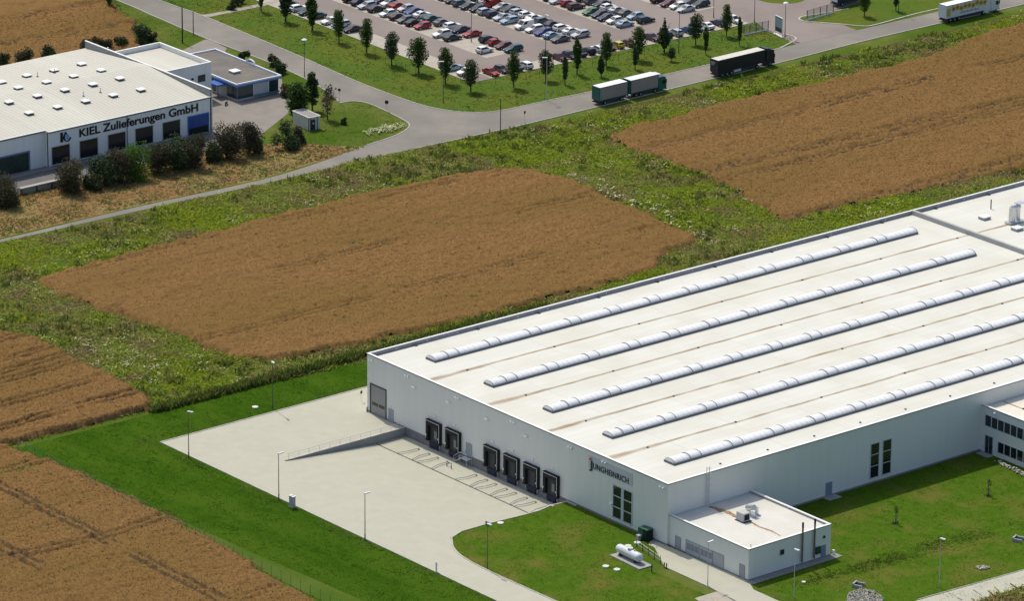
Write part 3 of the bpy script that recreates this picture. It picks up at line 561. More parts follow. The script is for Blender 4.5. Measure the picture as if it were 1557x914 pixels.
def skylight(xc, y0, y1):
    k = MB(); k.box(xc - 1.3, xc + 1.3, y0, y1, roof_z, roof_z + .36); k.face([(xc - 1.12, y0 + .1, roof_z + .364), (xc + 1.12, y0 + .1, roof_z + .364), (xc + 1.12, y1 - .1, roof_z + .364), (xc - 1.12, y1 - .1, roof_z + .364)], 1); sk = k.build('skylight', [kerbdk, curbtop], W)
    def vault(m, ya, yb, rx, rz, n=12):
        prev = None
        for i in range(n + 1):
            t = PI * i / n; p = (xc + rx * math.cos(t), roof_z + .36 + rz * math.sin(t))
            if prev: m.face([(prev[0], ya, prev[1]), (prev[0], yb, prev[1]), (p[0], yb, p[1]), (p[0], ya, p[1])])
            prev = p
        m.face([(xc + rx * math.cos(PI * (n - i) / n), ya, roof_z + .36 + rz * math.sin(PI * (n - i) / n)) for i in range(n + 1)])
        m.face([(xc + rx * math.cos(PI * i / n), yb, roof_z + .36 + rz * math.sin(PI * i / n)) for i in range(n + 1)])
    def arc(m, y, rx, rz, w=.12, th=.07, n=12):
        for i in range(n):
            t0, t1 = PI * i / n, PI * (i + 1) / n; q = []
            for t in (t0, t1):
                q.append(((xc + rx * math.cos(t), roof_z + .36 + rz * math.sin(t)), (xc + (rx + th) * math.cos(t), roof_z + .36 + (rz + th) * math.sin(t))))
            (a, b), (c, d) = q
            for f in ([(b[0], y, b[1]), (b[0], y + w, b[1]), (d[0], y + w, d[1]), (d[0], y, d[1])], [(a[0], y, a[1]), (b[0], y, b[1]), (d[0], y, d[1]), (c[0], y, c[1])], [(b[0], y + w, b[1]), (a[0], y + w, a[1]), (c[0], y + w, c[1]), (d[0], y + w, d[1])]): m.face(f)
    g = MB(); vault(g, y0 + .1, y1 - .1, 1.12, .55); g.build('glazing', vaultm, sk, smooth=False)
    r = MB(); arc(r, y0 + .1, 1.12, .55); r.build('end_arch', ribm, sk); r = MB(); arc(r, y1 - .22, 1.12, .55)
    yy = y0 + 2.6 + (hash(xc) % 3) * .6
    while yy < y1 - 3.5:
        fl = MB(); vault(fl, yy, yy + 2.3, 1.17, .63); nf = len(fl.f); arc(fl, yy - .1, 1.15, .63, .14, .07); arc(fl, yy + 2.28, 1.15, .63, .14, .07); fl.mi = [0] * nf + [1] * (len(fl.f) - nf); fl.build('vent_flap', [vaultm, ribm], sk); yy += 9.3
    r.build('end_arch', ribm, sk)
    t = MB(); y = y0 + 1.2
    while y < y1 - .5: arc(t, y, 1.125, .555, .05, .015); y += 1.15
    t.build('glazing_bar', mat('glazing_bar', (.55, .57, .6), rough=.5), sk)
for xc, a, b in ((8.0, 7.6, 123.4), (24.1, 7.6, 123), (40.1, 7.6, 123.2), (55.8, 7.6, 123.2), (71.6, 7.6, 123.2)): skylight(xc + .35, a - .2, b - .2)
for xl in (16, 32, 48, 64, 77.2):       # roof outlets along the gutter lines
    for y in np.arange(9.5 if xl < 77 else 14, 128, 19.6 if xl < 77 else 10.5):
        mb = MB(); mb.tube((xl + .1, y, roof_z), (xl + .1, y, roof_z + .14), .2, n=8); mb.build('roof_outlet', darkm, W)
for y in np.arange(10, 185, 14.0):
    mb = MB(); mb.box(.5, .95, y, y + .5, roof_z, roof_z + .16); mb.build('gutter_outlet', darkm, W)
for y in np.arange(6, 186, 6.9):
    mb = MB(); mb.box(.34, .42, y, y + .18, roof_z + .22, roof_z + .36); mb.build('parapet_bracket', white, W)
# rooftop plant beyond the fire wall
mb = MB(); mb.tube((15.9, 141.5, roof_z), (15.9, 141.5, roof_z + 3.2), .62, n=14); mb.tube((15.9, 141.5, roof_z + 3.0), (15.9, 143.3, roof_z + 3.0), .55, n=12); mb.tube((15.6, 143.3, roof_z), (15.6, 143.3, roof_z + 2.9), .5, n=12)
mb.box(15.0, 16.8, 140.4, 144.2, roof_z + .12, roof_z + .4); mb.box(15.2, 16.4, 142.6, 144.6, roof_z + 3.6, roof_z + 3.75); mb.build('ventilation_duct', mat('duct_metal', (.6, .61, .62), rough=.3, metal=.8), W, smooth=False)
mb = MB(); mb.tube((7.2, 144.5, roof_z), (7.2, 144.5, roof_z + 1.9), .11); mb.build('vent_pipe', darkm, W)
for x, y in ((10.8, 139.3), (19.4, 139.5)):
    mb = MB(); mb.box(x - .8, x + .8, y - .9, y + .9, roof_z, roof_z + .45); a = mb.build('roof_hatch', leadgrey, W)
    mb = MB(); mb.box(x - .85, x + .85, y - .95, y + .95, roof_z + .45, roof_z + .6); mb.build('dome', copm, a)
# --- dock wall: everything faces -y at y = 0
def frame_v(mb, x0, x1, z0, z1, w, y0, y1):
    mb.box(x0, x1, y0, y1, z1 - w, z1); mb.box(x0, x0 + w, y0, y1, z0, z1 - w); mb.box(x1 - w, x1, y0, y1, z0, z1 - w)
sealm = mat('dock_curtain', (.014, .015, .016), rough=.75); doorpm = mat('dock_door_panel', (.22, .23, .22), rough=.5)
for i, xc in enumerate((19.1, 24.45, 34.95, 40.3, 45.6, 50.85)):
    mb = MB(); mb.box(xc - 1.95, xc - 1.25, -.62, -.003, -.05, 3.85); mb.box(xc + 1.25, xc + 1.95, -.62, -.003, -.05, 3.85); mb.box(xc - 1.25, xc + 1.25, -.62, -.003, 2.95, 3.85)
    d = mb.build('loading_dock', sealm, W)
    mb = MB(); frame_v(mb, xc - 1.86, xc + 1.86, .35, 3.74, .065, -.66, -.625); mb.build('seal_edge', white, d)
    mb = MB(); mb.box(xc - 1.25, xc + 1.25, -.05, -.004, -.05, 2.95); a = mb.build('dock_door', mat('dock_door', (.05, .055, .055), rough=.5), d)
    if i in (0, 1, 5):
        mb = MB(); mb.box(xc - .1, xc + .95, -.08, -.055, .55, 2.0); mb.build('door_panel', doorpm, d)
    mb = MB(); mb.box(xc - 1.1, xc + 1.1, -.30, -.045, -1.25, -.12); mb.build('dock_leveller', mat('leveller_paint', (.02, .022, .05), rough=.5), d)
    for sx in (-1.6, 1.45):
        mb = MB(); mb.box(xc + sx, xc + sx + .28, -.30, -.045, -.85, -.1); mb.build('bumper', mat('worn_bumper', (.33, .32, .29), (.2, .2, .18), scale=4, rough=.8), d)
    for sx in (-1.7, 1.55):
        mb = MB(); mb.box(xc + sx, xc + sx + .13, -.72, -.665, .9, 1.2); mb.build('marker_lamp', white, d)
    mb = MB(); mb.box(xc - .2, xc + .2, -.12, -.004, 4.55, 5.05); mb.build('number_plate', white, d)
mb = MB(); mb.box(1.1, 5.3, -.03, -.005, .1, 5.4); d = mb.build('loading_door', mat('sectional_door', (.30, .30, .28), (.27, .27, .255), scale=.6, rough=.5), W)
mb = MB(); mb.box(1.45, 3.1, -.045, -.031, 1.75, 2.35); mb.box(3.3, 5.0, -.045, -.031, 1.75, 2.35); mb.build('door_window', glass, d)
mb = MB(); frame_v(mb, .85, 5.5, .1, 5.65, .22, -.10, -.004); mb.build('door_frame', darkm, d)
def pdoor(x0, x1, z0=.1, z1=2.35, y=0.0, c=None):
    mb = MB(); mb.box(x0, x1, y - .05, y - .004, z0, z1); d = mb.build('door', c or mat('steel_door', (.30, .33, .35), rough=.5), W)
    mb = MB(); frame_v(mb, x0 - .1, x1 + .1, z0, z1 + .1, .1, y - .08, y - .004); mb.build('door_frame', leadgrey, d)
    mb = MB(); mb.box(x1 - .25, x1 - .1, y - .14, y - .055, z0 + 1.0, z0 + 1.1); mb.build('handle', steel, d); return d
pdoor(6.2, 7.4); pdoor(27.8, 29.2, .1, 2.45)
for x in (6.8, 28.5):
    mb = MB(); mb.box(x - .15, x + .15, -.16, -.004, 2.75, 2.95); mb.build('door_lamp', white, W)
for x in (1.0, 11.3, 25.2, 40.2, 55.4, 64.2, 78.8):
    mb = MB(); mb.box(x - .45, x - .1, -.35, -.004, 9.75, 10.0); mb.box(x + .25, x + .6, -.35, -.004, 9.75, 10.0); mb.build('floodlight', white, W)
for x in (13.0, 22.5, 33.0, 43.5):
    mb = MB(); mb.box(x, x + .8, -.45, -.004, 8.4, 8.55); mb.build('wall_lamp', white, W)
mb = MB(); mb.box(60.2, 71.4, -.07, -.004, 7.75, 9.95); sg = mb.build('sign_panel', mat('sign_panel', (.50, .53, .54), rough=.5), W)
text('lettering', 'UNGHEINRICH', mat('black_letters', (.012, .011, .011), rough=.4), sg, 61.45, 70.5, 7.95, 8.95, 'v', -.071, ext=.07, bold=.006, kerns=1.08)
text('lettering', 'J', MATS['black_letters'], sg, 60.5, 61.25, 7.75, 9.15, 'v', -.071, ext=.10, bold=.02)
mb = MB(); mb.ext([(60.55, 9.2), (61.2, 9.52), (60.75, 9.62)], 'y', -.30, -.071); mb.build('red_mark', mat('red_sign', (.45, .03, .02), rough=.4), sg)
def tall_window_v(x0, x1, z0, z1):
    mb = MB(); frame_v(mb, x0, x1, z0, z1, .16, -.10, -.004); mb.box(x0, x1, -.10, -.004, z0 - .0, z0 + .14); xm = (x0 + x1) / 2; mb.box(xm - .32, xm + .32, -.102, -.004, z0 + .14, z1 - .16)
    for zz in (.34, .67): 
        z = z0 + (z1 - z0) * zz; mb.box(x0 + .16, xm - .32, -.09, -.004, z - .08, z + .08); mb.box(xm + .32, x1 - .16, -.09, -.004, z - .08, z + .08)
    wn = mb.build('window', mat('window_frame', (.5, .52, .53), rough=.5), W)
    mb = MB(); mb.face([(x0 + .16, -.02, z0 + .1), (x1 - .16, -.02, z0 + .1), (x1 - .16, -.02, z1 - .1), (x0 + .16, -.02, z1 - .1)]); mb.build('pane', glass, wn)
tall_window_v(66.5, 71.5, .85, 6.75)
mb = MB(); mb.box(66.0, 66.6, -.5, -.004, 3.0, 3.25); mb.build('wall_lamp', white, W)
# green meter cabinet
t = thing('meter_cabinet', 'dark green metal cabinet with one door open against the dock wall near the annex', 'cabinet', (75.8, -.9, 0))
gm = mat('green_paint', (.02, .10, .055), rough=.5)
mb = MB(); mb.box(-.95, .25, -.7, .7, .05, 2.05); mb.build('body', gm, t)
mb = MB(); mb.box(.26, 1.15, -.65, .7, .05, 1.95); mb.build('recess', mat('dark_recess', (.01, .02, .015), rough=.8), t)
mb = MB(); mb.box(.26, 1.25, -.72, .75, 1.97, 2.08); mb.build('roof', gm, t)
# --- long wall: faces +x at x = 80.3
def frame_u(mb, y0, y1, z0, z1, w, x0, x1):
    mb.box(x0, x1, y0, y1, z1 - w, z1); mb.box(x0, x1, y0, y0 + w, z0, z1 - w); mb.box(x0, x1, y1 - w, y1, z0, z1 - w)
mb = MB(); mb.box(80.304, 80.36, 35.2, 36.5, .15, 2.55); d = mb.build('door', mat('blue_grey_door', (.20, .24, .29), rough=.5), W)
mb = MB(); frame_u(mb, 35.1, 36.6, .15, 2.65, .1, 80.304, 80.38); mb.build('door_frame', leadgrey, d)
mb = MB(); mb.box(80.36, 81.9, 34.6, 37.4, 0, .16); mb.build('door_step', concd, W)
for y0, y1 in ((45.2, 47.3), (48.0, 50.1)):
    mb = MB(); frame_u(mb, y0, y1, 1.0, 7.3, .13, 80.304, 80.40); mb.box(80.304, 80.40, y0, y1, .95, 1.08)
    for q in (.34, .67): mb.box(80.304, 80.385, y0 + .13, y1 - .13, 1 + 6.3 * q - .06, 1 + 6.3 * q + .06)
    wn = mb.build('window', MATS['window_frame'], W)
    mb = MB(); mb.face([(80.32, y0 + .1, 1.0), (80.32, y1 - .1, 1.0), (80.32, y1 - .1, 7.2), (80.32, y0 + .1, 7.2)]); mb.build('pane', glass, wn)
# cat ladder up to the main roof
t = thing('roof_ladder', 'tall steel cat ladder up the long wall above the annex roof', 'ladder', (80.35, 8.5, 5.4))
mb = MB()
for y in (-.3, .3): mb.box(.12, .2, y - .04, y + .04, 0, 6.6)
mb.build('stile', steel, t)
mb = MB()
for z in np.arange(.3, 6.4, .32): mb.tube((.16, -.3, z), (.16, .3, z), .02, n=5)
mb.build('rung', steel, t)
mb = MB()
for z in np.arange(2.4, 6.5, 1.0): mb.path([(.12 + .75 * math.sin(q), -.4 * math.cos(q), z) for q in np.linspace(0, PI, 8)], .025, n=4)
mb.build('safety_cage', steel, t)

# --- annex
A = thing('annex_building', 'low flat-roofed grey annex with two flues against the corner of the warehouse', 'building', (80.3, 0, 0))
AH = 5.5; AX = 19.5; AY = 18.35
mb = MB()
for x0, x1, y0, y1 in ((.002, AX, .4, .7), (AX - .3, AX, .7, AY), (.002, AX - .3, AY - .3, AY)): mb.box(x0, x1, y0, y1, .2, AH - .1)
mb.build('wall', wallm, A)
mb = MB(); mb.box(.002, AX + .03, .37, AY + .03, -.3, .2); mb.build('plinth', plinthm, A)
aroof = mat('annex_roof_membrane', (.63, .61, .54), (.58, .56, .49), scale=.3, rough=.8, c3=(.55, .51, .42), scale3=.12, lo3=.5, hi3=.8)
mb = MB(); mb.face([(.1, .7, AH - .42), (AX - .3, .7, AH - .42), (AX - .3, AY - .3, AH - .42), (.1, AY - .3, AH - .42)]); rf = mb.build('roof', aroof, A)
# rusty water stain on the roof membrane: an uneven thin stain with its own outline
stm = mat('rust_stain', (.20, .105, .05), (.45, .32, .2), scale=1.2, rough=.8, detail=8, lo=.35, hi=.75)
mb = MB(); cen = [(.6, 8.6), (3, 8.9), (5, 9.2), (7.5, 8.8), (10, 9.3), (12.5, 8.9), (15, 9.3), (17.6, 9.0)]; wid = [.45, .85, .7, .4, .2, .34, .3, .1]
L1 = []; L2 = []
for i in range(57):
    t = i / 56 * 7; k = min(int(t), 6); f = t - k; x = cen[k][0] + (cen[k + 1][0] - cen[k][0]) * f; y = cen[k][1] + (cen[k + 1][1] - cen[k][1]) * f; w = wid[k] + (wid[k + 1] - wid[k]) * f
    L1.append((x, y - w * random.uniform(.5, 1.1))); L2.append((x, y + w * random.uniform(.5, 1.1)))
for i in range(56): mb.face([(*L1[i], AH - .414), (*L1[i + 1], AH - .414), (*L2[i + 1], AH - .414), (*L2[i], AH - .414)])
mb.build('stain', stm, rf)
mb = MB()
for x0, x1, y0, y1 in ((.1, AX + .08, .32, .76), (AX - .38, AX + .08, .76, AY), (.1, AX + .08, AY, AY + .4 - .36)): mb.box(x0, x1, y0, y1, AH - .1, AH + .02)
mb.box(.1, AX - .38, AY - .36, AY, AH - .1, AH + .02); mb.build('coping', copm, A)
mb = MB(); mb.box(.1, AX + .1, .295, .318, AH - .14, AH - .05); mb.box(AX + .082, AX + .105, .3, AY, AH - .14, AH - .05); mb.build('eaves_gutter', darkm, A)
mb = MB(); mb.box(.1, AX - .32, AY - .36, AY - .33, AH - .42, AH - .1); mb.build('parapet_lining', innm, A)
# roof plant
mb = MB(); mb.box(7.9, 9.6, 8.0, 9.5, AH - .42, AH + 1.1); u = mb.build('air_conditioner', mat('plant_casing', (.45, .45, .43), rough=.5), A)
mb = MB(); mb.box(9.602, 9.63, 8.25, 9.3, AH - .1, AH + .85); mb.build('grille', black, u)
mb = MB(); mb.box(7.7, 9.9, 7.8, 9.7, AH - .41, AH - .32); mb.build('base', darkm, u)
mb = MB(); mb.tube((7.3, 11.2, AH - .42), (7.3, 11.2, AH + .9), .42, n=12); mb.tube((7.0, 11.2, AH + .75), (8.7, 11.2, AH + 1.25), .48, n=12); mb.box(6.7, 8.9, 10.6, 12.6, AH - .41, AH - .33); mb.tube((8.2, 12.2, AH - .42), (8.2, 12.2, AH + .9), .3, n=10)
mb.build('roof_duct', mat('duct_metal', (.6, .6, .6), metal=.8, rough=.3), A, smooth=False)
mb = MB(); mb.tube((19.0, 1.3, AH - .1), (19.0, 1.3, AH + .5), .05); mb.build('vent_pipe', darkm, A)
for y in (11.85, 14.5):
    mb = MB(); mb.tube((AX + .3, y, .5), (AX + .3, y, AH + 1.0), .16, n=10, mi=0); mb.tube((AX + .3, y, AH + 1.0), (AX + .3, y, AH + 1.9), .17, n=10, mi=1)
    mb.build('flue', [mat('rusty_flue', (.23, .2, .15), (.16, .13, .1), scale=2, rough=.6, metal=.3), black], A)
YA = .4; X0 = -80.3
def adoor(x0, x1, z1, m, name='door'):
    mb = MB(); mb.box(x0 + X0, x1 + X0, YA - .05, YA - .004, .1, z1); d = mb.build(name, m, A)
    mb = MB(); frame_v(mb, x0 + X0 - .09, x1 + X0 + .09, .1, z1 + .1, .09, YA - .09, YA - .004); mb.build('door_frame', leadgrey, d); return d
adoor(82.0, 83.2, 2.2, MATS['steel_door']); adoor(97.8, 98.9, 2.3, MATS['steel_door'])
for a, b in ((84.6, 87.8), (88.0, 91.0)):
    d = adoor(a, b, 2.35, mat('glazed_gate', (.38, .41, .44), rough=.4), 'gate')
    mb = MB(); n = 3
    for i in range(n): q = a + .2 + (b - a - .2) / n * i; mb.box(q + X0, q + X0 + (b - a - .5) / n, YA - .065, YA - .052, .9, 1.95)
    mb.build('gate_window', mat('pale_glass', (.16, .19, .22), rough=.2, spec=.6), d)
adoor(91.3, 93.8, 2.4, mat('grey_gate', (.36, .385, .40), rough=.5), 'gate')
XA = AX
def awin(y0, y1, z0, z1, nm='window', m=glass):
    mb = MB(); frame_u(mb, y0 - .08, y1 + .08, z0 - .08, z1 + .08, .08, XA + .004, XA + .07); mb.box(XA + .004, XA + .09, y0 - .08, y1 + .08, z0 - .09, z0); w = mb.build(nm, MATS['window_frame'], A)
    mb = MB(); mb.face([(XA + .02, y0, z0), (XA + .02, y1, z0), (XA + .02, y1, z1), (XA + .02, y0, z1)]); mb.build('pane', m, w)
awin(7.2, 8.1, 2.75, 3.65); awin(16.6, 17.1, 3.35, 3.8)
mb = MB(); mb.box(XA + .004, XA + .06, 16.2, 17.3, .1, 2.15); mb.build('door', mat('blue_grey_door', (.2, .24, .29)), A)
mb = MB(); mb.box(XA + .004, XA + .3, 14.95, 16.0, 1.0, 2.2); mb.build('meter_box', mat('dark_green_box', (.03, .06, .055), rough=.5), A)
mb = MB()
for y in (5.2, 9.6): mb.box(XA + .004, XA + .22, y, y + .25, 4.4, 4.6)
mb.build('wall_lamp', white, A)
mb = MB(); mb.prism([(XA + .05, -.3), (XA + 1.7, -.2), (XA + 1.7, AY + 1.2), (XA + .05, AY + 1.1)], 0, .12); mb.build('gravel_strip', mat('gravel', (.30, .29, .26), (.2, .2, .18), scale=3, rough=.95), A)
mb = MB(); mb.box(XA + .1, XA + .5, AY + .3, AY + .6, .12, .9); mb.build('wall_box', white, A)

# --- office wing
O = thing('office_wing', 'two-storey grey office wing with ribbon windows at the edge of the side lawn', 'building', (80.3, 71.3, 0))
OH = 8.5
mb = MB()
for x0, x1, y0, y1 in ((.002, 34, 0, .3), (.002, 34, 39.7, 40), (33.7, 34, .3, 39.7)): mb.box(x0, x1, y0, y1, 0, OH - .1)
mb.build('wall', wallm, O)
mb = MB(); mb.face([(.1, .3, OH - .45), (33.7, .3, OH - .45), (33.7, 39.7, OH - .45), (.1, 39.7, OH - .45)]); rf = mb.build('roof', mat('office_roof', (.72, .68, .58), (.64, .59, .49), scale=.3, rough=.8), O)
mb = MB(); mb.box(.3, 30, 4.6, 4.95, OH - .446, OH - .44); mb.build('stain', stm, rf)
mb = MB(); mb.tube((5.2, 4.8, OH - .45), (5.2, 4.8, OH - .3), .2); mb.build('roof_outlet', darkm, O)
mb = MB(); mb.box(.1, 34.08, -.08, .36, OH - .1, OH + .02); mb.box(33.64, 34.08, .36, 40, OH - .1, OH + .02); mb.build('coping', copm, O)
mb = MB(); mb.box(.1, 34.1, -.105, -.082, OH - .16, OH - .06); mb.build('eaves_gutter', darkm, O)
for zlo, zhi, xs, n in ((5.0, 7.0, .9, 21), (1.0, 3.0, 4.2, 18)):
    for i in range(n):
        x = xs + i * 1.55; mb = MB(); frame_v(mb, x, x + 1.55, zlo, zhi, .09, -.07, -.004); mb.box(x, x + 1.55, -.07, -.004, zlo - .09, zlo); w = mb.build('window', MATS['window_frame'], O)
        mb = MB(); mb.face([(x + .09, -.02, zlo), (x + 1.46, -.02, zlo), (x + 1.46, -.02, zhi - .09), (x + .09, -.02, zhi - .09)]); mb.build('pane', glass, w)
mb = MB(); mb.box(1.2, 2.9, -.05, -.004, .1, 3.2); d = mb.build('door', glass, O)
mb = MB(); frame_v(mb, 1.1, 3.0, .1, 3.3, .1, -.09, -.004); mb.box(2.0, 2.1, -.09, -.051, .1, 3.2); mb.build('door_frame', leadgrey, d)
mb = MB(); mb.box(3.1, 3.5, -.35, -.004, 7.7, 7.95); mb.build('floodlight', white, O)
mb = MB(); mb.box(.5, 3.4, -1.6, -.004, 0, .12); mb.build('door_step', concd, O)

# ------------------------------------------------------------------ works hall with lettering
KU, KF, KV0, KV1 = -150.6, -195.2, 5.0, 75.9
K = thing('works_hall', 'low-pitched works hall with scattered roof hatches and large black lettering on its front', 'factory hall', (KU, 35.5, 0))
def kl(u, v): return (u - KU, v - 35.5)
kwall = panel_mat('ribbed_grey_cladding', (.80, .81, .76), .05, size=(.5, .5, 40), dirt=(.62, .63, .58))
kroof = mat('hall_roof_sheet', (.56, .54, .45), (.50, .48, .395), scale=.35, rough=.7, c3=(.50, .475, .40), scale3=.07, stretch=(.12, 1.6, 1), detail=6)
EA, RD = 7.45, 9.05; MID = (KU + KF) / 2 - KU; FAR = KF - KU
def rz(x): return EA + (RD - EA) * (1 - abs(x - MID) / abs(MID))
mb = MB(); yA, yB = 0.0, 40.4 - .35
prof = [(0, -1), (0, EA - .05), (MID, RD - .05), (FAR, EA - .05), (FAR, -1)]
mb.ext(prof, 'y', 0, 40.1); mb.ext([(-1.2, -1), (-1.2, rz(-1.2) - .05), (MID, RD - .05), (FAR, EA - .05), (FAR, -1)], 'y', -55, -.002)
mb.build('wall', kwall, K)
mb = MB()
def roofstrip(xa, xb, ya, yb, t=.07):
    mb.hexa([(xb, ya, rz(xb) - t + .03), (xa, ya, rz(xa) - t + .03), (xa, yb, rz(xa) - t + .03), (xb, yb, rz(xb) - t + .03)], [(xb, ya, rz(xb) + .03), (xa, ya, rz(xa) + .03), (xa, yb, rz(xa) + .03), (xb, yb, rz(xb) + .03)])
roofstrip(.25, MID, 0, 40.1); roofstrip(MID, FAR - .2, -55, 40.1); roofstrip(-.95, MID, -55, -.001)
for y in np.arange(-20, 39.8, .95):         # standing seams of the sheet metal
    for xa, xb in ((.2 if y > 0 else -.9, MID), (MID, FAR)):
        mb.hexa([(xb, y, rz(xb) + .03), (xa, y, rz(xa) + .03), (xa, y + .1, rz(xa) + .03), (xb, y + .1, rz(xb) + .03)], [(xb, y, rz(xb) + .06), (xa, y, rz(xa) + .06), (xa, y + .1, rz(xa) + .06), (xb, y + .1, rz(xb) + .06)])
krf = mb.build('roof', kroof, K)
mb = MB(); mb.box(.004, .3, 0, 40.4, EA - .02, EA + .14); mb.box(-1.196, -.9, -55, -.003, rz(-1.2) - .02, rz(-1.2) + .14); mb.build('eaves_trim', copm, K)
mb = MB(); mb.box(.302, .33, 0, 40.3, EA - .16, EA - .02); mb.box(-.898, -.87, -55, -.1, EA - .1, EA + .06); mb.box(.004, .10, -.28, -.12, .2, EA); mb.box(.004, .10, 19.2, 19.32, .2, EA - .1); mb.box(.004, .12, 40.1, 40.22, .2, EA); mb.build('gutter', darkm, K)
mb = MB(); mb.box(FAR - .3, .06, 40.105, 40.4, 0, 9.0); a = mb.build('fire_wall', mat('grey_fire_wall', (.33, .335, .33), (.24, .245, .24), scale=1.4, rough=.9), K)
mb = MB(); mb.box(FAR - .35, .12, 40.06, 40.46, 9.0, 9.12); mb.build('coping', copm, a)
mb = MB(); mb.box(-.02, .11, 40.41, 40.6, 0, 9.0); mb.build('corner_trim', copm, a)
for (px, py) in ((124, 95.6), (82, 105), (154, 105), (40.6, 113), (112, 114), (182, 117.5), (2.6, 123), (70.7, 123), (141, 126.5), (27.8, 131.6), (98.5, 135), (214, 134.5), (56.6, 144), (172, 143), (130, 152), (13.4, 153.5), (87.4, 161), (44, 170)):
    z = 8.4
    for it in range(6): g = G(px, py, z); z = rz(max(FAR, min(0, g[0] - KU))) + .5
    x, y = kl(*g); mb = MB(); sl = (RD - EA) / abs(MID) * (-1 if x > MID else 1); b0 = z - .5
    mb.hexa([(x - .75, y - .75, b0 - .1), (x + .75, y - .75, b0 - .1), (x + .75, y + .75, b0 - .1), (x - .75, y + .75, b0 - .1)], [(x - .7, y - .7, b0 + .35), (x + .7, y - .7, b0 + .35), (x + .7, y + .7, b0 + .35), (x - .7, y + .7, b0 + .35)])
    h = mb.build('roof_hatch', darkm, K)
    mb = MB(); mb.box(x - .85, x + .85, y - .85, y + .85, b0 + .35, b0 + .5); mb.build('dome', mat('hatch_dome', (.76, .75, .70), rough=.4), h)
for px, py in ((57, 116.5), (83, 111), (152.6, 140.5), (126.8, 146)):
    z = 8.4
    for it in range(6): g = G(px, py, z); z = rz(g[0] - KU)
    x, y = kl(*g); mb = MB(); mb.tube((x, y, z), (x, y, z + 1.0), .06, n=6); mb.box(x - .2, x + .2, y - .2, y + .2, z, z + .12); mb.build('vent_pipe', darkm, K)
# windows of the front
kglass = mat('hall_glass', (.01, .012, .014), rough=.12, spec=.5)
for i, (y0, y1) in enumerate(((36.3, 40.6), (43.1, 47.45), (50.05, 54.3), (56.8, 61.1), (63.6, 67.9))):
    y0 -= 35.5; y1 -= 35.5; z0, z1 = .45, 4.1
    mb = MB(); frame_u(mb, y0 - .14, y1 + .14, z0 - .1, z1 + .14, .14, .004, .09); mb.box(.004, .20, y0 - .2, y1 + .2, z0 - .12, z0)
    w = mb.build('window', mat('pale_window_trim', (.52, .54, .52), rough=.5), K)
    mb = MB(); mb.face([(.02, y0, z0), (.02, y1, z0), (.02, y1, z1), (.02, y0, z1)]); mb.build('pane', kglass, w)
    mb = MB(); mb.box(.025, .06, y0, y1, z0 + 1.8, z0 + 1.9); mb.box(.025, .06, (y0 + y1) / 2 - .05, (y0 + y1) / 2 + .05, z0, z0 + 1.8); mb.build('glazing_bar', mat('dark_blue_bar', (.03, .035, .06), rough=.5), w)
y0, y1 = 70.05 - 35.5, 75.0 - 35.5
bluem = mat('blue_shutter', (.035, .085, .30), (.03, .07, .25), scale=1, rough=.5)
mb = MB()
for k in range(9): mb.box(.004, .07 + .02 * (k % 2), y0, y1, 1.6 + k * .28, 1.6 + (k + 1) * .28)
s = mb.build('roller_shutter', bluem, K)
mb = MB(); mb.box(.004, .02, y0, y1, .1, 1.6); mb.build('opening', mat('dark_recess', (.01, .01, .012)), s)
mb = MB(); frame_u(mb, y0 - .2, y1 + .2, .1, 4.3, .2, .004, .16); mb.build('door_frame', mat('blue_trim', (.06, .16, .42), rough=.5), s)
y0, y1 = 10 - 35.5, 31.4 - 35.5
mb = MB(); mb.box(-1.196, -1.12, 21 - 35.5, y1, -1, 3.8); s = mb.build('loading_door', mat('dark_green_door', (.035, .06, .045), (.02, .03, .03), scale=.8, rough=.5), K)
mb = MB(); frame_u(mb, 20.7 - 35.5, y1 + .35, -1, 4.1, .3, -1.196, -1.02); mb.build('door_frame', mat('blue_grey_trim', (.16, .2, .3), rough=.5), s)
blk = MATS['black_letters']
text('lettering', 'KIEL Zulieferungen GmbH', blk, K, 43.05 - 35.5, 72.5 - 35.5, 5.05, 6.72, 'u', .005, ext=.10, bold=.021)
mb = MB(); mb.box(.005, .1, 38.45 - 35.5, 39.05 - 35.5, 4.75, 6.8)
cy, cz = 40.1 - 35.5, 5.65
for i in range(16):
    t0 = math.radians(100 + i * 15.5); t1 = math.radians(100 + (i + 1) * 15.5); q = []
    for t in (t0, t1): q += [(cy + .62 * math.cos(t), cz + .8 * math.sin(t)), (cy + .98 * math.cos(t), cz + 1.0 * math.sin(t))]
    mb.hexa([(.005, *q[0]), (.1, *q[0]), (.1, *q[2]), (.005, *q[2])], [(.005, *q[1]), (.1, *q[1]), (.1, *q[3]), (.005, *q[3])])
lg = mb.build('emblem', blk, K)
mb = MB(); mb.hexa([(.005, cy - .2, cz + .5), (.095, cy - .2, cz + .5), (.095, cy - .75, cz + 1.0), (.005, cy - .75, cz + 1.0)], [(.005, cy + .05, cz + .7), (.095, cy + .05, cz + .7), (.095, cy - .4, cz + 1.15), (.005, cy - .4, cz + 1.15)])
mb.build('upper_arm', blk, lg)
mb = MB(); n = 20
pts = [(cy + .52 * math.cos(2 * PI * i / n), cz + .62 * math.sin(2 * PI * i / n)) for i in range(n)]
mb.face([(.11, *p) for p in pts]); mb.build('blue_drop', mat('emblem_blue', (.12, .30, .62), (.45, .6, .8), scale=1.6, rough=.4), lg)
mb = MB(); mb.box(.004, 1.6, -40, 34, -.02, .16); mb.build('loading_plinth', plinthm, K)
for y in (30.5, 37.5):
    mb = MB(); mb.box(.004, 1.0, y, y + .8, .16, 1.2)
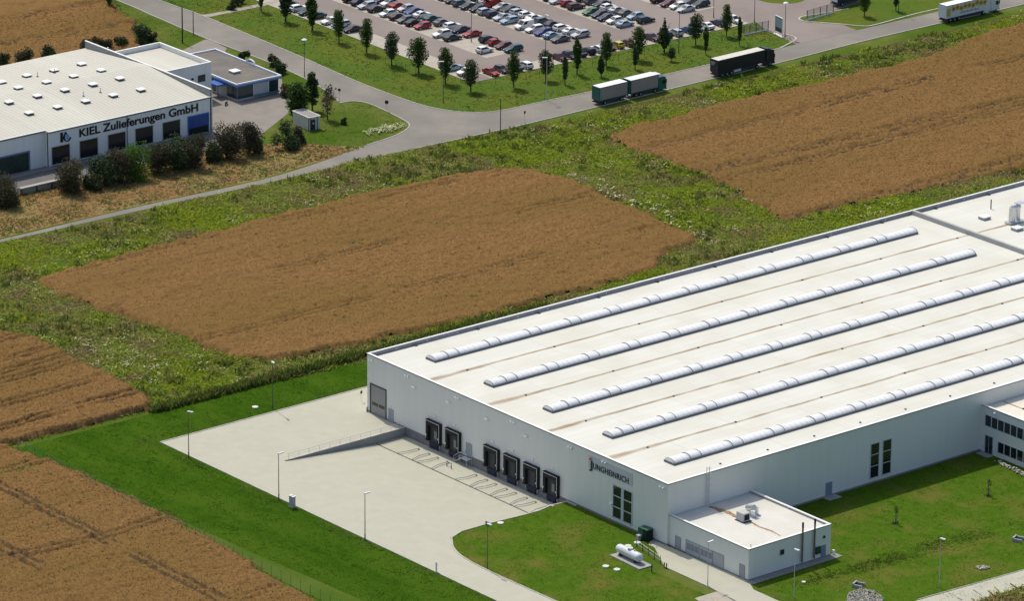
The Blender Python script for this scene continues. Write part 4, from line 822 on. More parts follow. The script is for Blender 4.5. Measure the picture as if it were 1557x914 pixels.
# side block beyond the fire wall
Bk = thing('side_block', 'flat-roofed grey block with a parapet behind the fire wall of the lettered hall', 'building', (-187.8, 75.95, 0))
mb = MB(); w, d_, hh = 18.6, 13.5, 8.0
for x0, x1, y0, y1 in ((0, w, d_ - .3, d_), (0, .3, 0, d_ - .3), (w - .3, w, 0, d_ - .3), (.3, w - .3, 0.02, .3)): mb.box(x0, x1, y0, y1, 0, hh)
mb.build('wall', kwall, Bk)
mb = MB(); mb.face([(.3, .3, hh - .9), (w - .3, .3, hh - .9), (w - .3, d_ - .3, hh - .9), (.3, d_ - .3, hh - .9)]); mb.build('roof', kroof, Bk)
mb = MB(); mb.box(-.05, w + .05, d_ - .36, d_ + .05, hh, hh + .12); mb.box(-.05, .36, -.05 + .5, d_ - .36, hh, hh + .12); mb.box(w - .36, w + .05, .5, d_ - .36, hh, hh + .12); mb.build('coping', copm, Bk)
mb = MB(); mb.box(w + .004, w + .06, 10.0, 11.9, 4.2, 5.7); wn = mb.build('window', mat('blue_dark_trim', (.03, .05, .14), rough=.4), Bk)
mb = MB(); mb.box(w + .062, w + .07, 10.15, 11.75, 4.35, 5.55); mb.build('pane', glass, wn)
mb = MB(); mb.box(w + .004, w + .2, 8.3, 8.8, 5.0, 5.4); mb.build('wall_lamp', black, Bk)
mb = MB(); mb.tube((-1.2, 1.0, 0), (-1.2, 1.0, hh + .9), .16, n=10); mb.build('flue', white, Bk)
# --- office pavilion
F = thing('office_pavilion', 'low office building with a white and blue roof edge and a brown flat roof', 'office building', (-163.8, 91.9, 0), math.radians(-1.7))
OW, OD, OHH = 24.6, 11.6, 4.0      # extends to -x and +y
opaint = mat('pavilion_render', (.52, .53, .52), (.47, .48, .47), scale=.5, rough=.8)
mb = MB()
for x0, x1, y0, y1 in ((-OW, -.5, .5, .8), (-.8, -.5, .8, OD - .5), (-OW, -.8, OD - .8, OD - .5), (-OW, -OW + .3, .8, OD - .8)): mb.box(x0, x1, y0, y1, 0, OHH - .7)
mb.build('wall', opaint, F)
mb = MB(); mb.face([(-OW + .3, .3, OHH - .35), (-.3, .3, OHH - .35), (-.3, OD - .3, OHH - .35), (-OW + .3, OD - .3, OHH - .35)])
mb.build('roof', mat('bitumen_roof', (.125, .115, .105), (.19, .165, .135), scale=.16, rough=.95, c3=(.26, .19, .11), scale3=.09, lo3=.58, hi3=.8, detail=7), F)
mb = MB(); fasc = mat('blue_white_fascia', (.62, .70, .82), rough=.4)
for x0, x1, y0, y1 in ((-OW, 0, 0, .3), (-.3, 0, .3, OD), (-OW, -.3, OD - .3, OD), (-OW, -OW + .3, .3, OD - .3)): mb.box(x0, x1, y0, y1, OHH - .32, OHH)
for i in range(12):     # the curved hump in the roof edge towards the road
    t0, t1 = PI * i / 12, PI * (i + 1) / 12; c = -11.2
    def hz(t, o): return max(OHH + .002, OHH + .75 * math.sin(t) + o)
    r0, r1 = c + 1.6 * math.cos(t0), c + 1.6 * math.cos(t1)
    mb.hexa([(r0, OD - .3, hz(t0, -.25)), (r0, OD, hz(t0, -.25)), (r1, OD, hz(t1, -.25)), (r1, OD - .3, hz(t1, -.25))], [(r0, OD - .3, hz(t0, .06) + .01), (r0, OD, hz(t0, .06) + .01), (r1, OD, hz(t1, .06) + .01), (r1, OD - .3, hz(t1, .06) + .01)])
mb.build('roof_edge', mat('white_blue_edge', (.72, .76, .82), rough=.4), F)
mb = MB()
for x0, x1, y0, y1 in ((-OW + .05, -.05, .05, .28), (-.28, -.05, .28, OD - .05), (-OW + .05, -.28, OD - .28, OD - .05)): mb.box(x0, x1, y0, y1, OHH - .75, OHH - .325)
mb.build('fascia', mat('blue_fascia', (.13, .25, .50), rough=.4), F)
mb = MB(); mb.box(-9.2, -7.4, 4.4, 6.2, OHH - .345, OHH - .02); h = mb.build('roof_hatch', leadgrey, F)
mb = MB(); mb.box(-9.3, -7.3, 4.3, 6.3, OHH - .02, OHH + .14); mb.build('dome', copm, h)
pg = mat('teal_glass', (.02, .05, .055), rough=.1, spec=.6)
def pav(x0, x1, y0, y1, z0, z1):
    mb = MB(); mb.box(x0, x1, y0, y1, z0, z1); return mb.build('window', pg, F)
pav(-.498, -.40, .6, 4.6, .5, 3.1); pav(-4.2, -.5, .42, .498, .5, 3.1); pav(-.498, -.42, 8.6, 11.0, .5, 3.1); pav(-12.2, -8.2, .42, .498, .4, 3.1)
mb = MB(); mb.box(-.44, -.38, 4.6, 4.75, .3, 3.2); mb.box(-.44, -.38, 8.4, 8.6, .3, 3.2); mb.build('trim', copm, F)
mb = MB(); mb.box(-.42, -.05, 4.8, OD - .5, .4, .7); mb.build('planter_ledge', mat('teal_ledge', (.12, .2, .22), rough=.6), F)
mb = MB(); mb.box(-8.0, -4.4, -1.8, .45, 2.7, 3.0); mb.build('entrance_canopy', mat('blue_canopy', (.04, .13, .42), rough=.4), F)
mb = MB(); mb.tube((-4.6, -1.5, 0), (-4.6, -1.5, 2.7), .12); mb.build('canopy_post', mat('blue_canopy', (.04, .13, .42)), F)
# --- motorcycle by the entrance
t = thing('motorcycle', 'dark motorcycle with a white tank parked at the pavilion corner', 'motorcycle', (*G(344, 159.5), 0), math.radians(-50))
def wheel_pts(c, r, n=14): return [(c[0] + r * math.cos(2 * PI * i / n), c[1], c[2] + r * math.sin(2 * PI * i / n)) for i in range(n + 1)]
for x in (-.72, .72):
    mb = MB(); mb.path(wheel_pts((x, 0, .32), .28), .06, n=6); w = mb.build('wheel', black, t)
    mb = MB(); mb.tube((x, -.04, .32), (x, .04, .32), .12, n=10); mb.build('hub', steel, w)
mb = MB(); mb.hexa([(-.35, -.14, .3), (.4, -.14, .3), (.4, .14, .3), (-.35, .14, .3)], [(-.5, -.12, .72), (.3, -.14, .78), (.3, .14, .78), (-.5, .12, .72)]); mb.tube((.72, 0, .32), (.45, 0, 1.0), .05); mb.tube((-.72, 0, .32), (-.2, 0, .5), .05); mb.build('frame', darkm, t)
mb = MB(); mb.hexa([(-.05, -.15, .78), (.42, -.12, .78), (.42, .12, .78), (-.05, .15, .78)], [(0, -.1, 1.0), (.36, -.09, .98), (.36, .09, .98), (0, .1, 1.0)]); mb.build('tank', white, t)
mb = MB(); mb.box(-.75, -.06, -.13, .13, .74, .86); mb.build('saddle', black, t)
mb = MB(); mb.tube((.46, -.36, 1.04), (.46, .36, 1.04), .025); mb.build('handlebar', steel, t)
# --- transformer kiosk
KX = Vector((*G(470, 199), 0))
S = thing('transformer_kiosk', 'small white flat-roofed kiosk with one dark door standing on the grass', 'kiosk', (KX.x, KX.y, 0), math.radians(-3))
mb = MB(); mb.box(-6.0, 0, 0, 2.7, 0, 2.75); mb.build('wall', mat('kiosk_render', (.56, .54, .47), (.49, .47, .41), scale=.8, rough=.8), S)
mb = MB(); mb.box(-6.12, .12, -.12, 2.82, 2.76, 2.9); mb.build('roof_edge', copm, S)
mb = MB(); mb.face([(-5.95, .05, 2.904), (-.05, .05, 2.904), (-.05, 2.65, 2.904), (-5.95, 2.65, 2.904)]); mb.build('roof', mat('kiosk_felt', (.24, .22, .20), (.32, .3, .27), scale=.7, rough=.95), S)
mb = MB(); mb.box(.004, .05, .55, 1.5, .05, 2.3); d = mb.build('door', mat('dark_door', (.02, .025, .035), rough=.4), S)
mb = MB(); mb.box(.052, .06, .9, 1.15, 1.3, 1.65); mb.build('warning_plate', white, d)
mb = MB(); mb.box(.004, .07, .3, .5, .05, 2.7); mb.box(.004, .07, 1.95, 2.1, .05, 2.7); mb.box(-.16, -.02, -.06, -.004, .05, 2.7); mb.build('corner_trim', darkm, S)
# --- ramp barrier in front of the hall
t = thing('ramp_parapet', 'low pinkish concrete ramp parapet with panels in front of the hall loading door', 'parapet wall', (-139.0, 21.0, 0))
L_ = 10.8; mb = MB(); mb.box(-.9, .05, 0, L_, 1.3, 1.45); mb.build('capping', mat('pink_concrete', (.42, .36, .33), (.36, .31, .29), scale=1, rough=.9), t)
mb = MB(); mb.box(-.75, -.15, .1, L_ - .1, 0, 1.3); mb.build('wall', mat('greenish_concrete', (.22, .24, .2), (.28, .29, .25), scale=1.2, rough=.9), t)
for y in (.1, 3.7, 7.3, L_ - .4):
    mb = MB(); mb.box(-.14, .0, y, y + .22, 0, 1.3); mb.build('post', darkm, t)

# ------------------------------------------------------------------ loading yard furniture
t = thing('ramp_wall', 'sloping grey retaining wall with a pale handrail down the middle of the loading yard', 'retaining wall', (10.6, 0, 0))
mb = MB(); mb.hexa([(-.15, -25.9, -.2), (.2, -25.9, -.2), (.2, -.06, -1.6), (-.15, -.06, -1.6)], [(-.15, -25.9, .16), (.2, -25.9, .16), (.2, -.06, .2), (-.15, -.06, .2)]); mb.build('wall', mat('wall_concrete', (.30, .315, .315), (.25, .26, .255), scale=.6, rough=.85), t)
mb = MB(); mb.hexa([(-.19, -25.92, .162), (.23, -25.92, .162), (.23, -.06, .202), (-.19, -.06, .202)], [(-.19, -25.92, .22), (.23, -25.92, .22), (.23, -.06, .26), (-.19, -.06, .26)]); mb.build('capping', kerbm, t)
for i, y in enumerate(np.linspace(-25.2, -.8, 12)):
    mb = MB(); mb.tube((0, y, .2), (0, y, 1.15), .03, n=6); mb.build('railing_post', steel, t)
mb = MB(); mb.tube((0, -25.2, 1.15), (0, -.8, 1.15), .035, n=6); mb.tube((0, -25.2, .7), (0, -.8, .7), .022, n=6); mb.build('handrail', steel, t)
# bent steel wheel guides, a pair before each dock
gn = 0; ords = ['first', 'second', 'third', 'fourth', 'fifth', 'sixth', 'seventh', 'eighth', 'ninth', 'tenth', 'eleventh', 'twelfth', 'thirteenth', 'fourteenth', 'fifteenth', 'sixteenth', 'seventeenth', 'eighteenth', 'nineteenth', 'twentieth']
guide0 = None
for di, xc in enumerate((19.1, 24.45, 34.95, 40.3, 45.6, 50.85)):
    for sx in (-1, 1):
        g = thing('wheel_guide', f'bent steel wheel guide, {"far" if sx < 0 else "near"} side of the {ords[di]} dock from the ramp wall', 'wheel guide', (xc + sx * 1.45, -3.6, -1.29), 0, 'bent wheel guides in front of the loading docks')
        mb = MB(); mb.path([(sx * .55, -2.9, 0), (sx * .55, -2.9, .26), (sx * .25, -1.9, .28), (0, -1.0, .28), (0, 1.1, .28), (0, 1.25, 0)], .085, n=8); mb.build('tube', mat('guide_steel', (.52, .52, .50), rough=.5, metal=.2), g)
        mb = MB(); mb.box(sx * .55 - .14, sx * .55 + .14, -3.04, -2.76, 0, .03); mb.box(-.14, .14, 1.1, 1.4, 0, .03); mb.build('foot_plate', darkm, g)
t = thing('dock_stairs', 'small galvanised steel stairs with tube railings up to the door between the docks', 'stairs', (28.5, 0, -1.29))
mb = MB(); mb.box(-.9, .9, -1.3, -.05, 1.15, 1.22); mb.build('landing', steel, t)
mb = MB()
for i in range(6): mb.box(-2.5 + i * .27, -2.5 + i * .27 + .28, -1.3, -.15, .15 + i * .19, .19 + i * .19)
mb.build('step', steel, t)
for y in (-1.3, -.12):
    mb = MB(); mb.path([(-2.6, y, 0), (-2.6, y, 1.05), (-.9, y, 2.25), (.9, y, 2.25), (.9, y, 1.2)], .03, n=6); mb.path([(-2.55, y, .55), (-.9, y, 1.75), (.9, y, 1.75)], .02, n=6); mb.tube((-.9, y, 0), (-.9, y, 2.25), .03, n=6); mb.tube((.9, y, 0), (.9, y, 1.2), .04, n=6); mb.build('railing', steel, t)
bm_ = mat('bollard_paint', (.70, .70, .66), rough=.5)
for i, (px, py) in enumerate(((679.5, 709), (686, 712.5))):
    g = G(px, py, -1.29); mb = MB(); mb.tube((0, 0, 0), (0, 0, .95), .09, n=8, mi=1); mb.tube((0, 0, .55), (0, 0, .75), .1, n=8)
    o = mb.build('bollard', [bm_, darkm]); o.location = (*g, -1.29); tag(o, f'short dark bollard beside the dock stairs, {"farther from" if i == 0 else "nearer"} the camera of the two', 'bollard', 'bollards by the dock stairs')
# ------------------------------------------------------------------ lamps, posts and signs
def lamp(px, py, ztop, label, head, group, style='arm', z0=0.05, r=.07, c=None):
    x, y = G(px, py, z0); t = thing('street_lamp', label, 'street lamp', (x, y, z0), 0, group); m = c or mat('lamp_pole', (.085, .09, .09), rough=.5, metal=.2)
    mb = MB(); mb.tube((0, 0, 0), (0, 0, 1.1), r * 1.5, n=8); mb.tube((0, 0, 1.1), (0, 0, ztop), r * 1.1, r * .75, n=8); mb.build('pole', m, t)
    if style == 'arm':
        d = Vector((math.cos(head), math.sin(head), 0)); p = Vector((0, 0, ztop)); s = d.cross(Vector((0, 0, 1)))
        mb = MB(); a, b = p - d * .12, p + d * 1.0
        mb.hexa([tuple(a - s * .17 + Vector((0, 0, -.06))), tuple(b - s * .2 + Vector((0, 0, .02))), tuple(b + s * .2 + Vector((0, 0, .02))), tuple(a + s * .17 + Vector((0, 0, -.06)))], [tuple(a - s * .15 + Vector((0, 0, .1))), tuple(b - s * .17 + Vector((0, 0, .16))), tuple(b + s * .17 + Vector((0, 0, .16))), tuple(a + s * .15 + Vector((0, 0, .1)))]); mb.build('lamp_head', mat('lamp_head', (.66, .67, .66), rough=.4), t)
    else:
        mb = MB(); mb.tube((0, 0, ztop), (0, 0, ztop + .12), .3, .62, n=14); mb.tube((0, 0, ztop + .12), (0, 0, ztop + .3), .62, .35, n=14); mb.build('lamp_head', mat('lamp_head', (.66, .67, .66)), t)
    return t
YG = 'lamp posts around the warehouse yard'
H90 = math.radians(90)
lamp(287, 697, 8.5, 'slim lamp post at the far corner of the concrete yard by the dark green lawn', H90 * .2, YG, 'arm'); lamp(424, 761, 8.3, 'dark lamp post on the yard kerb beside the grey cable cabinet', H90, YG)
lamp(555, 822, 8.2, 'dark lamp post on the yard kerb near the start of the driveway', H90, YG); lamp(414.5, 622, 8.8, 'lamp post at the back edge of the yard by the tall weeds', -.3, YG)
lamp(741, 866, 7.9, 'pale lamp post on the lawn beside the curved driveway kerb', 0, YG, r=.055); lamp(1076, 892, 7.6, 'pale lamp post beside the annex drive in front of the grey gates', H90, YG, r=.055, c=mat('pale_pole', (.45, .46, .46), rough=.5)); lamp(1207, 910, 8.4, 'pale lamp post at the right of the annex on the lower lawn', 0, YG, r=.055, c=mat('pale_pole', (.45, .46, .46))); lamp(1428, 893, 8.4, 'pale lamp post beside the service road kerb', 0, YG, r=.055, c=mat('pale_pole', (.45, .46, .46)))
RG = 'lamp posts along the road and car park'
lamp(463, 117, 8.2, 'lamp post with a round white head on the grass strip by the office pavilion', 0, RG, 'disc'); lamp(674, 156, 9.0, 'lamp post with a white head on the verge where the road bends', -2, RG); lamp(831, 152, 9.3, 'lamp post with a white head at the verge edge behind the green lorry', -2, RG, c=mat('pale_pole', (.45, .46, .46))); lamp(1032, 81, 9.6, 'tall lamp post on the verge above the black lorry', -2, RG); lamp(1193.5, 55.5, 7.6, 'lamp post with a bright head beside the entrance sign board', 0, RG, 'disc')
lamp(716.5, 63.5, 9.0, 'tall dark lamp post in the bays of the first double parking row', 0, RG); lamp(829.5, 82, 8.8, 'tall dark lamp post near the end of the second double parking row', 0, RG); lamp(1147, 36, 9.0, 'tall dark lamp post behind the entrance fence panel', 0, RG); lamp(1366, 20, 8.5, 'lamp post on the grass island beside the white lorry', 0, RG)
lamp(1245 - 160, 26, 5.5, 'short dark lamp post at the last bays before the entrance', 0, RG)
def pole(px, py, h, r, label, name='utility_pole', cat='pole'):
    x, y = G(px, py); mb = MB(); mb.tube((0, 0, 0), (0, 0, h), r, r * .75, n=8); o = mb.build(name, mat('dark_wood', (.035, .03, .026), rough=.9)); o.location = (x, y, 0); return tag(o, label, cat)
pole(277.5, 65, 8.0, .16, 'thick dark wooden pole in the grass verge behind the hall'); pole(294, 52, 5.2, .11, 'thin dark pole at the road edge behind the hall'); pole(165, 7, 4, .12, 'dark pole in the grass at the far end of the first road')
pole(761, 199, 7.0, .10, 'dark pole standing at the lower edge of the road junction')
def round_sign(px, py, h, r, label, face, z0=0):
    x, y = G(px, py, z0); t = thing('road_sign', label, 'road sign', (x, y, z0), face)
    mb = MB(); mb.tube((0, 0, 0), (0, 0, h), .035, n=6); mb.build('post', steel, t)
    mb = MB(); mb.tube((.04, 0, h - r * .7), (.07, 0, h - r * .7), r, n=18); mb.build('sign_plate', mat('sign_back', (.03, .032, .035), rough=.5), t)
round_sign(588, 169, 2.3, .42, 'round road sign seen from behind on the grass tip of the junction', -.9); round_sign(516, 157, 3.2, .32, 'small sign on a thin post at the road edge behind the bare tree', -.9); round_sign(797.5, 187, 2.6, .35, 'sign on a short post at the lower edge of the truck road', .3); round_sign(549, 611, 2.0, .32, 'small round sign at the loading door corner of the warehouse', .3, .05)
o = MB(); o.box(-.07, .07, -.07, .07, 0, .9); o = o.build('bollard', darkm); o.location = (*G(558, 627), .05); tag(o, 'single dark bollard at the corner of the warehouse wall by the big door', 'bollard')
x, y = G(444.5, 772)
t = thing('cable_cabinet', 'grey upright cable cabinet on the yard kerb', 'cabinet', (x, y, .05))
mb = MB(); mb.box(-.5, .5, -.3, .3, .1, 1.95); mb.build('body', mat('cabinet_grey', (.36, .38, .39), rough=.5), t)
mb = MB(); mb.box(-.56, .56, -.36, .36, 1.95, 2.05); mb.build('lid', copm, t); mb = MB(); mb.box(-.55, .55, -.35, .35, 0, .1); mb.build('base', concd, t)
x, y = G(663.5, 871); mb = MB(); mb.box(-.1, .1, -.1, .1, 0, 1.75); o = mb.build('marker_post', bm_); o.location = (x, y, .05); tag(o, 'pale square marker post on the yard kerb by the driveway', 'post')
x, y = G(741, 799.5); mb = MB(); mb.box(-.45, .45, -.06, .06, 0, .55); o = mb.build('kerb_marker', darkm); o.location = (x, y, .1); tag(o, 'low dark marker on the kerb where the lawn rounds into the yard', 'marker')
for i, (px, py, lab) in enumerate(((388, 620.5, 'in the dark lawn behind the yard'), (761, 797, 'on the front lawn beside the kerb'), (921, 863, 'below the gas tank on the front lawn'), (955, 832, 'just above the gas tank'), (969, 827, 'on the front lawn nearest the green cabinet'), (938, 868, 'at the corner of the tank slab'), (1222, 887, 'on the lawn right of the annex'), (704, 874 - 40, 'in the curve of the driveway lawn'))):
    if i == 7: continue
    x, y = G(px, py); mb = MB(); mb.tube((0, 0, 0), (0, 0, .22), .55 if i < 6 else .35, n=16); o = mb.build('manhole_cover', mat('pale_concrete', (.62, .60, .53), rough=.8)); o.location = (x, y, .02); tag(o, 'round pale concrete manhole ring ' + lab, 'manhole', 'concrete manhole rings on the lawns')
# ------------------------------------------------------------------ gas tank
x, y = G(957, 852); t = thing('gas_tank', 'white horizontal gas tank on a small concrete slab on the front lawn', 'gas tank', (x, y, .03), math.radians(-2))
tw = mat('tank_paint', (.66, .68, .68), (.58, .6, .6), scale=.8, rough=.3)
mb = MB(); n = 24; prof = [(-3.1, .02), (-3.05, .35), (-2.85, .62), (-2.55, .75), (2.55, .75), (2.85, .62), (3.05, .35), (3.1, .02)]
for (xa, ra), (xb, rb) in zip(prof[:-1], prof[1:]): mb.tube((xa, 0, 1.2), (xb, 0, 1.2), ra, rb, n=n, caps=False)
mb.build('vessel', tw, t, smooth=True)
for xx in (-1.9, 1.9):
    mb = MB(); mb.box(xx - .15, xx + .15, -.6, .6, .16, .75); mb.build('saddle', darkm, t)
mb = MB(); mb.tube((.2, 0, 1.9), (.2, 0, 2.2), .45, n=14); mb.tube((1.3, 0, 1.9), (1.3, 0, 2.15), .12); mb.build('valve_dome', steel, t)
mb = MB(); mb.box(-3.3, 4.4, -1.5, 1.3, 0, .16); mb.build('slab', concd, t)
for xx in (-1.2, 1.0):
    mb = MB(); mb.tube((xx - .04, 0, 1.2), (xx + .04, 0, 1.2), .765, n=24); mb.build('band', steel, t)
t = thing('guard_rail', 'dark tube guard rail between the gas tank and the annex drive', 'railing', (*G(972, 838), .03))
A0 = Vector(G(968, 833)) - Vector(G(972, 838)); A1 = Vector(G(1004, 858)) - Vector(G(972, 838))
for i in range(5):
    p = A0.lerp(A1, i / 4); mb = MB(); mb.tube((p.x, p.y, 0), (p.x, p.y, 1.35), .06, n=7); mb.build('post', darkm, t)
mb = MB()
for z in (.65, 1.2): mb.tube((A0.x, A0.y, z), (A1.x, A1.y, z), .045, n=6)
mb.build('rail', steel, t)
for i, (px, py, lab) in enumerate(((991, 871, 'at the near end of the tank slab'), (1010, 864, 'at the drive edge below the guard rail'), (1013.5, 865, 'at the drive edge, the outer of a close pair'))):
    x, y = G(px, py); mb = MB(); mb.tube((0, 0, 0), (0, 0, 1.4 if i == 0 else .9), .1, n=8); o = mb.build('bollard', darkm); o.location = (x, y, .03); tag(o, 'dark steel bollard ' + lab, 'bollard', 'bollards around the gas tank')
x, y = G(971, 822); mb = MB(); mb.box(-.3, .3, -.3, .3, 0, .8); mb.box(-.35, .35, -.35, .35, .8, .9); o = mb.build('service_box', mat('cabinet_grey', (.36, .38, .39))); o.location = (x, y, .03); tag(o, 'small grey service box on the lawn at the drive corner below the green cabinet', 'box')
# concrete culvert heads in the swale
for px, py, lab in ((1306, 893, 'above the heap of reddish stones'), (1549, 823, 'at the right edge of the lawn')):
    x, y = G(px, py); t = thing('culvert_head', 'pale concrete culvert head ' + lab, 'culvert', (x, y, 0), .4)
    mb = MB(); mb.box(-.9, -.6, -.8, .8, 0, .7); mb.box(-.6, .8, -.8, -.55, 0, .55); mb.box(-.6, .8, .55, .8, 0, .55); mb.build('headwall', concd, t)
    mb = MB(); mb.tube((-.59, 0, .35), (-.5, 0, .35), .3, n=12); mb.build('pipe', black, t)
# ------------------------------------------------------------------ entrance board and fence panels
x, y = G(1184, 54); t = thing('sign_board', 'white framed notice board on the grass at the car park entrance', 'sign board', (x, y, 0), math.radians(-12))
mb = MB(); mb.box(-1.6, -1.45, -.1, .1, 0, 4.2); mb.box(1.45, 1.6, -.1, .1, 0, 4.2); mb.box(-1.6, 1.6, -.1, .1, 4.2, 4.4); mb.build('frame', copm, t)
mb = MB(); mb.box(-1.45, 1.45, -.06, .06, .9, 4.2); mb.build('panel', mat('board_green', (.06, .085, .08), rough=.4), t)
mb = MB(); mb.box(-1.3, 1.3, -.075, -.061, 1.9, 4.0); mb.build('notice', mat('board_notice', (.42, .46, .46), (.25, .28, .28), scale=3, rough=.5), t)
mb = MB(); mb.box(-1.9, 1.9, -.3, .3, 0, .2); mb.build('base', copm, t)
def panel_fence(p0, p1, h, n, label):
    a, b = Vector(G(*p0)), Vector(G(*p1)); d = b - a; ang = math.atan2(d.y, d.x); L_ = d.length
    t = thing('panel_fence', label, 'fence', (a.x, a.y, 0), ang)
    for i in range(n + 1):
        mb = MB(); mb.box(L_ * i / n - .06, L_ * i / n + .06, -.06, .06, 0, h); mb.build('post', darkm, t)
    mb = MB(); mb.box(0, L_, -.03, .03, h - .1, h - .02); mb.box(0, L_, -.03, .03, .3, .38)
    for k in range(int(L_ / .14)): mb.box(k * .14, k * .14 + .028, -.012, .012, .38, h - .1)
    mb.build('mesh_panel', mat('fence_wire', (.33, .35, .34), rough=.5, metal=.3), t)
    mb = MB(); mb.box(-.1, L_ + .1, -.12, .12, 0, .28); mb.build('base', copm, t)
panel_fence((1131, 53.5), (1168, 45.5), 2.3, 4, 'pale mesh fence panel left of the car park entrance board'); panel_fence((1227, 31), (1267, 19.5), 2.4, 4, 'pale mesh fence panel on the grass island across the entrance')
# ------------------------------------------------------------------ wire fences
def wire_fence(pts, h, sp, label, m, wires):
    a0 = pts[0]; t = thing('wire_fence', label, 'fence', (a0[0], a0[1], 0)); mb = MB()
    for a, b in zip(pts[:-1], pts[1:]):
        d = Vector(b) - Vector(a); n = max(1, int(d.length / sp))
        for i in range(n):
            p = Vector(a) + d * (i / n) - Vector(a0); q = MB(); q.tube((p.x, p.y, 0), (p.x, p.y, h), .035, n=5); q.build('post', m, t)
        for z in wires: mb.tube((a[0] - a0[0], a[1] - a0[1], h * z), (b[0] - a0[0], b[1] - a0[1], h * z), .012, n=4)
    mb.build('wire', m, t)
wire_fence([G(27, 683), (95, G(400, 872)[1] + .3)], 1.9, 2.6, 'thin green wire fence between the dark lawn and the nearest wheat field', mat('green_wire', (.10, .21, .10), rough=.6), (.05, .25, .45, .65, .85, 1))
rust = mat('rusty_post', (.13, .085, .05), (.09, .1, .06), scale=3, rough=.8)
wire_fence([LW(-90, -11.5), LW(-3, -11.5), LW(11, 1), LW(11, 73)], 1.9, 3.6, 'row of thin rusty fence posts along the grass verge of the car park', rust, (1.0, .6))

# ------------------------------------------------------------------ cars
def carpaint(name, hexs, metal=.0): return mat('paint_' + name, tuple(v * 1.0 for v in col(hexs)), rough=.28, spec=.55, metal=metal)
PAINT = {'white': carpaint('white', 'e2e2dc'), 'silver': carpaint('silver', 'b4b8b8', .35), 'pale blue': carpaint('pale_blue', '93a9b8', .25), 'grey': carpaint('grey', '5f6668', .2), 'black': carpaint('black', '15171a'), 'dark green': carpaint('dark_green', '16332c'), 'teal': carpaint('teal', '12484a'), 'navy': carpaint('navy', '171c3c'), 'blue': carpaint('blue', '28397a'), 'red': carpaint('red', '9c2119'), 'maroon': carpaint('maroon', '5c1f24'), 'brown': carpaint('brown', '4a352d', .1), 'yellow': carpaint('yellow', 'bfa72c'), 'green': carpaint('green', '1f6a38')}
carglass = mat('car_glass', (.008, .010, .012), rough=.06, spec=.6); tyre = mat('tyre', (.015, .015, .016), rough=.85); rimm = mat('wheel_rim', (.45, .46, .47), rough=.35, metal=.7)
lampm = mat('headlamp', (.65, .68, .70), rough=.15, spec=.7); tailm = mat('tail_lamp', (.35, .02, .015), rough=.25)
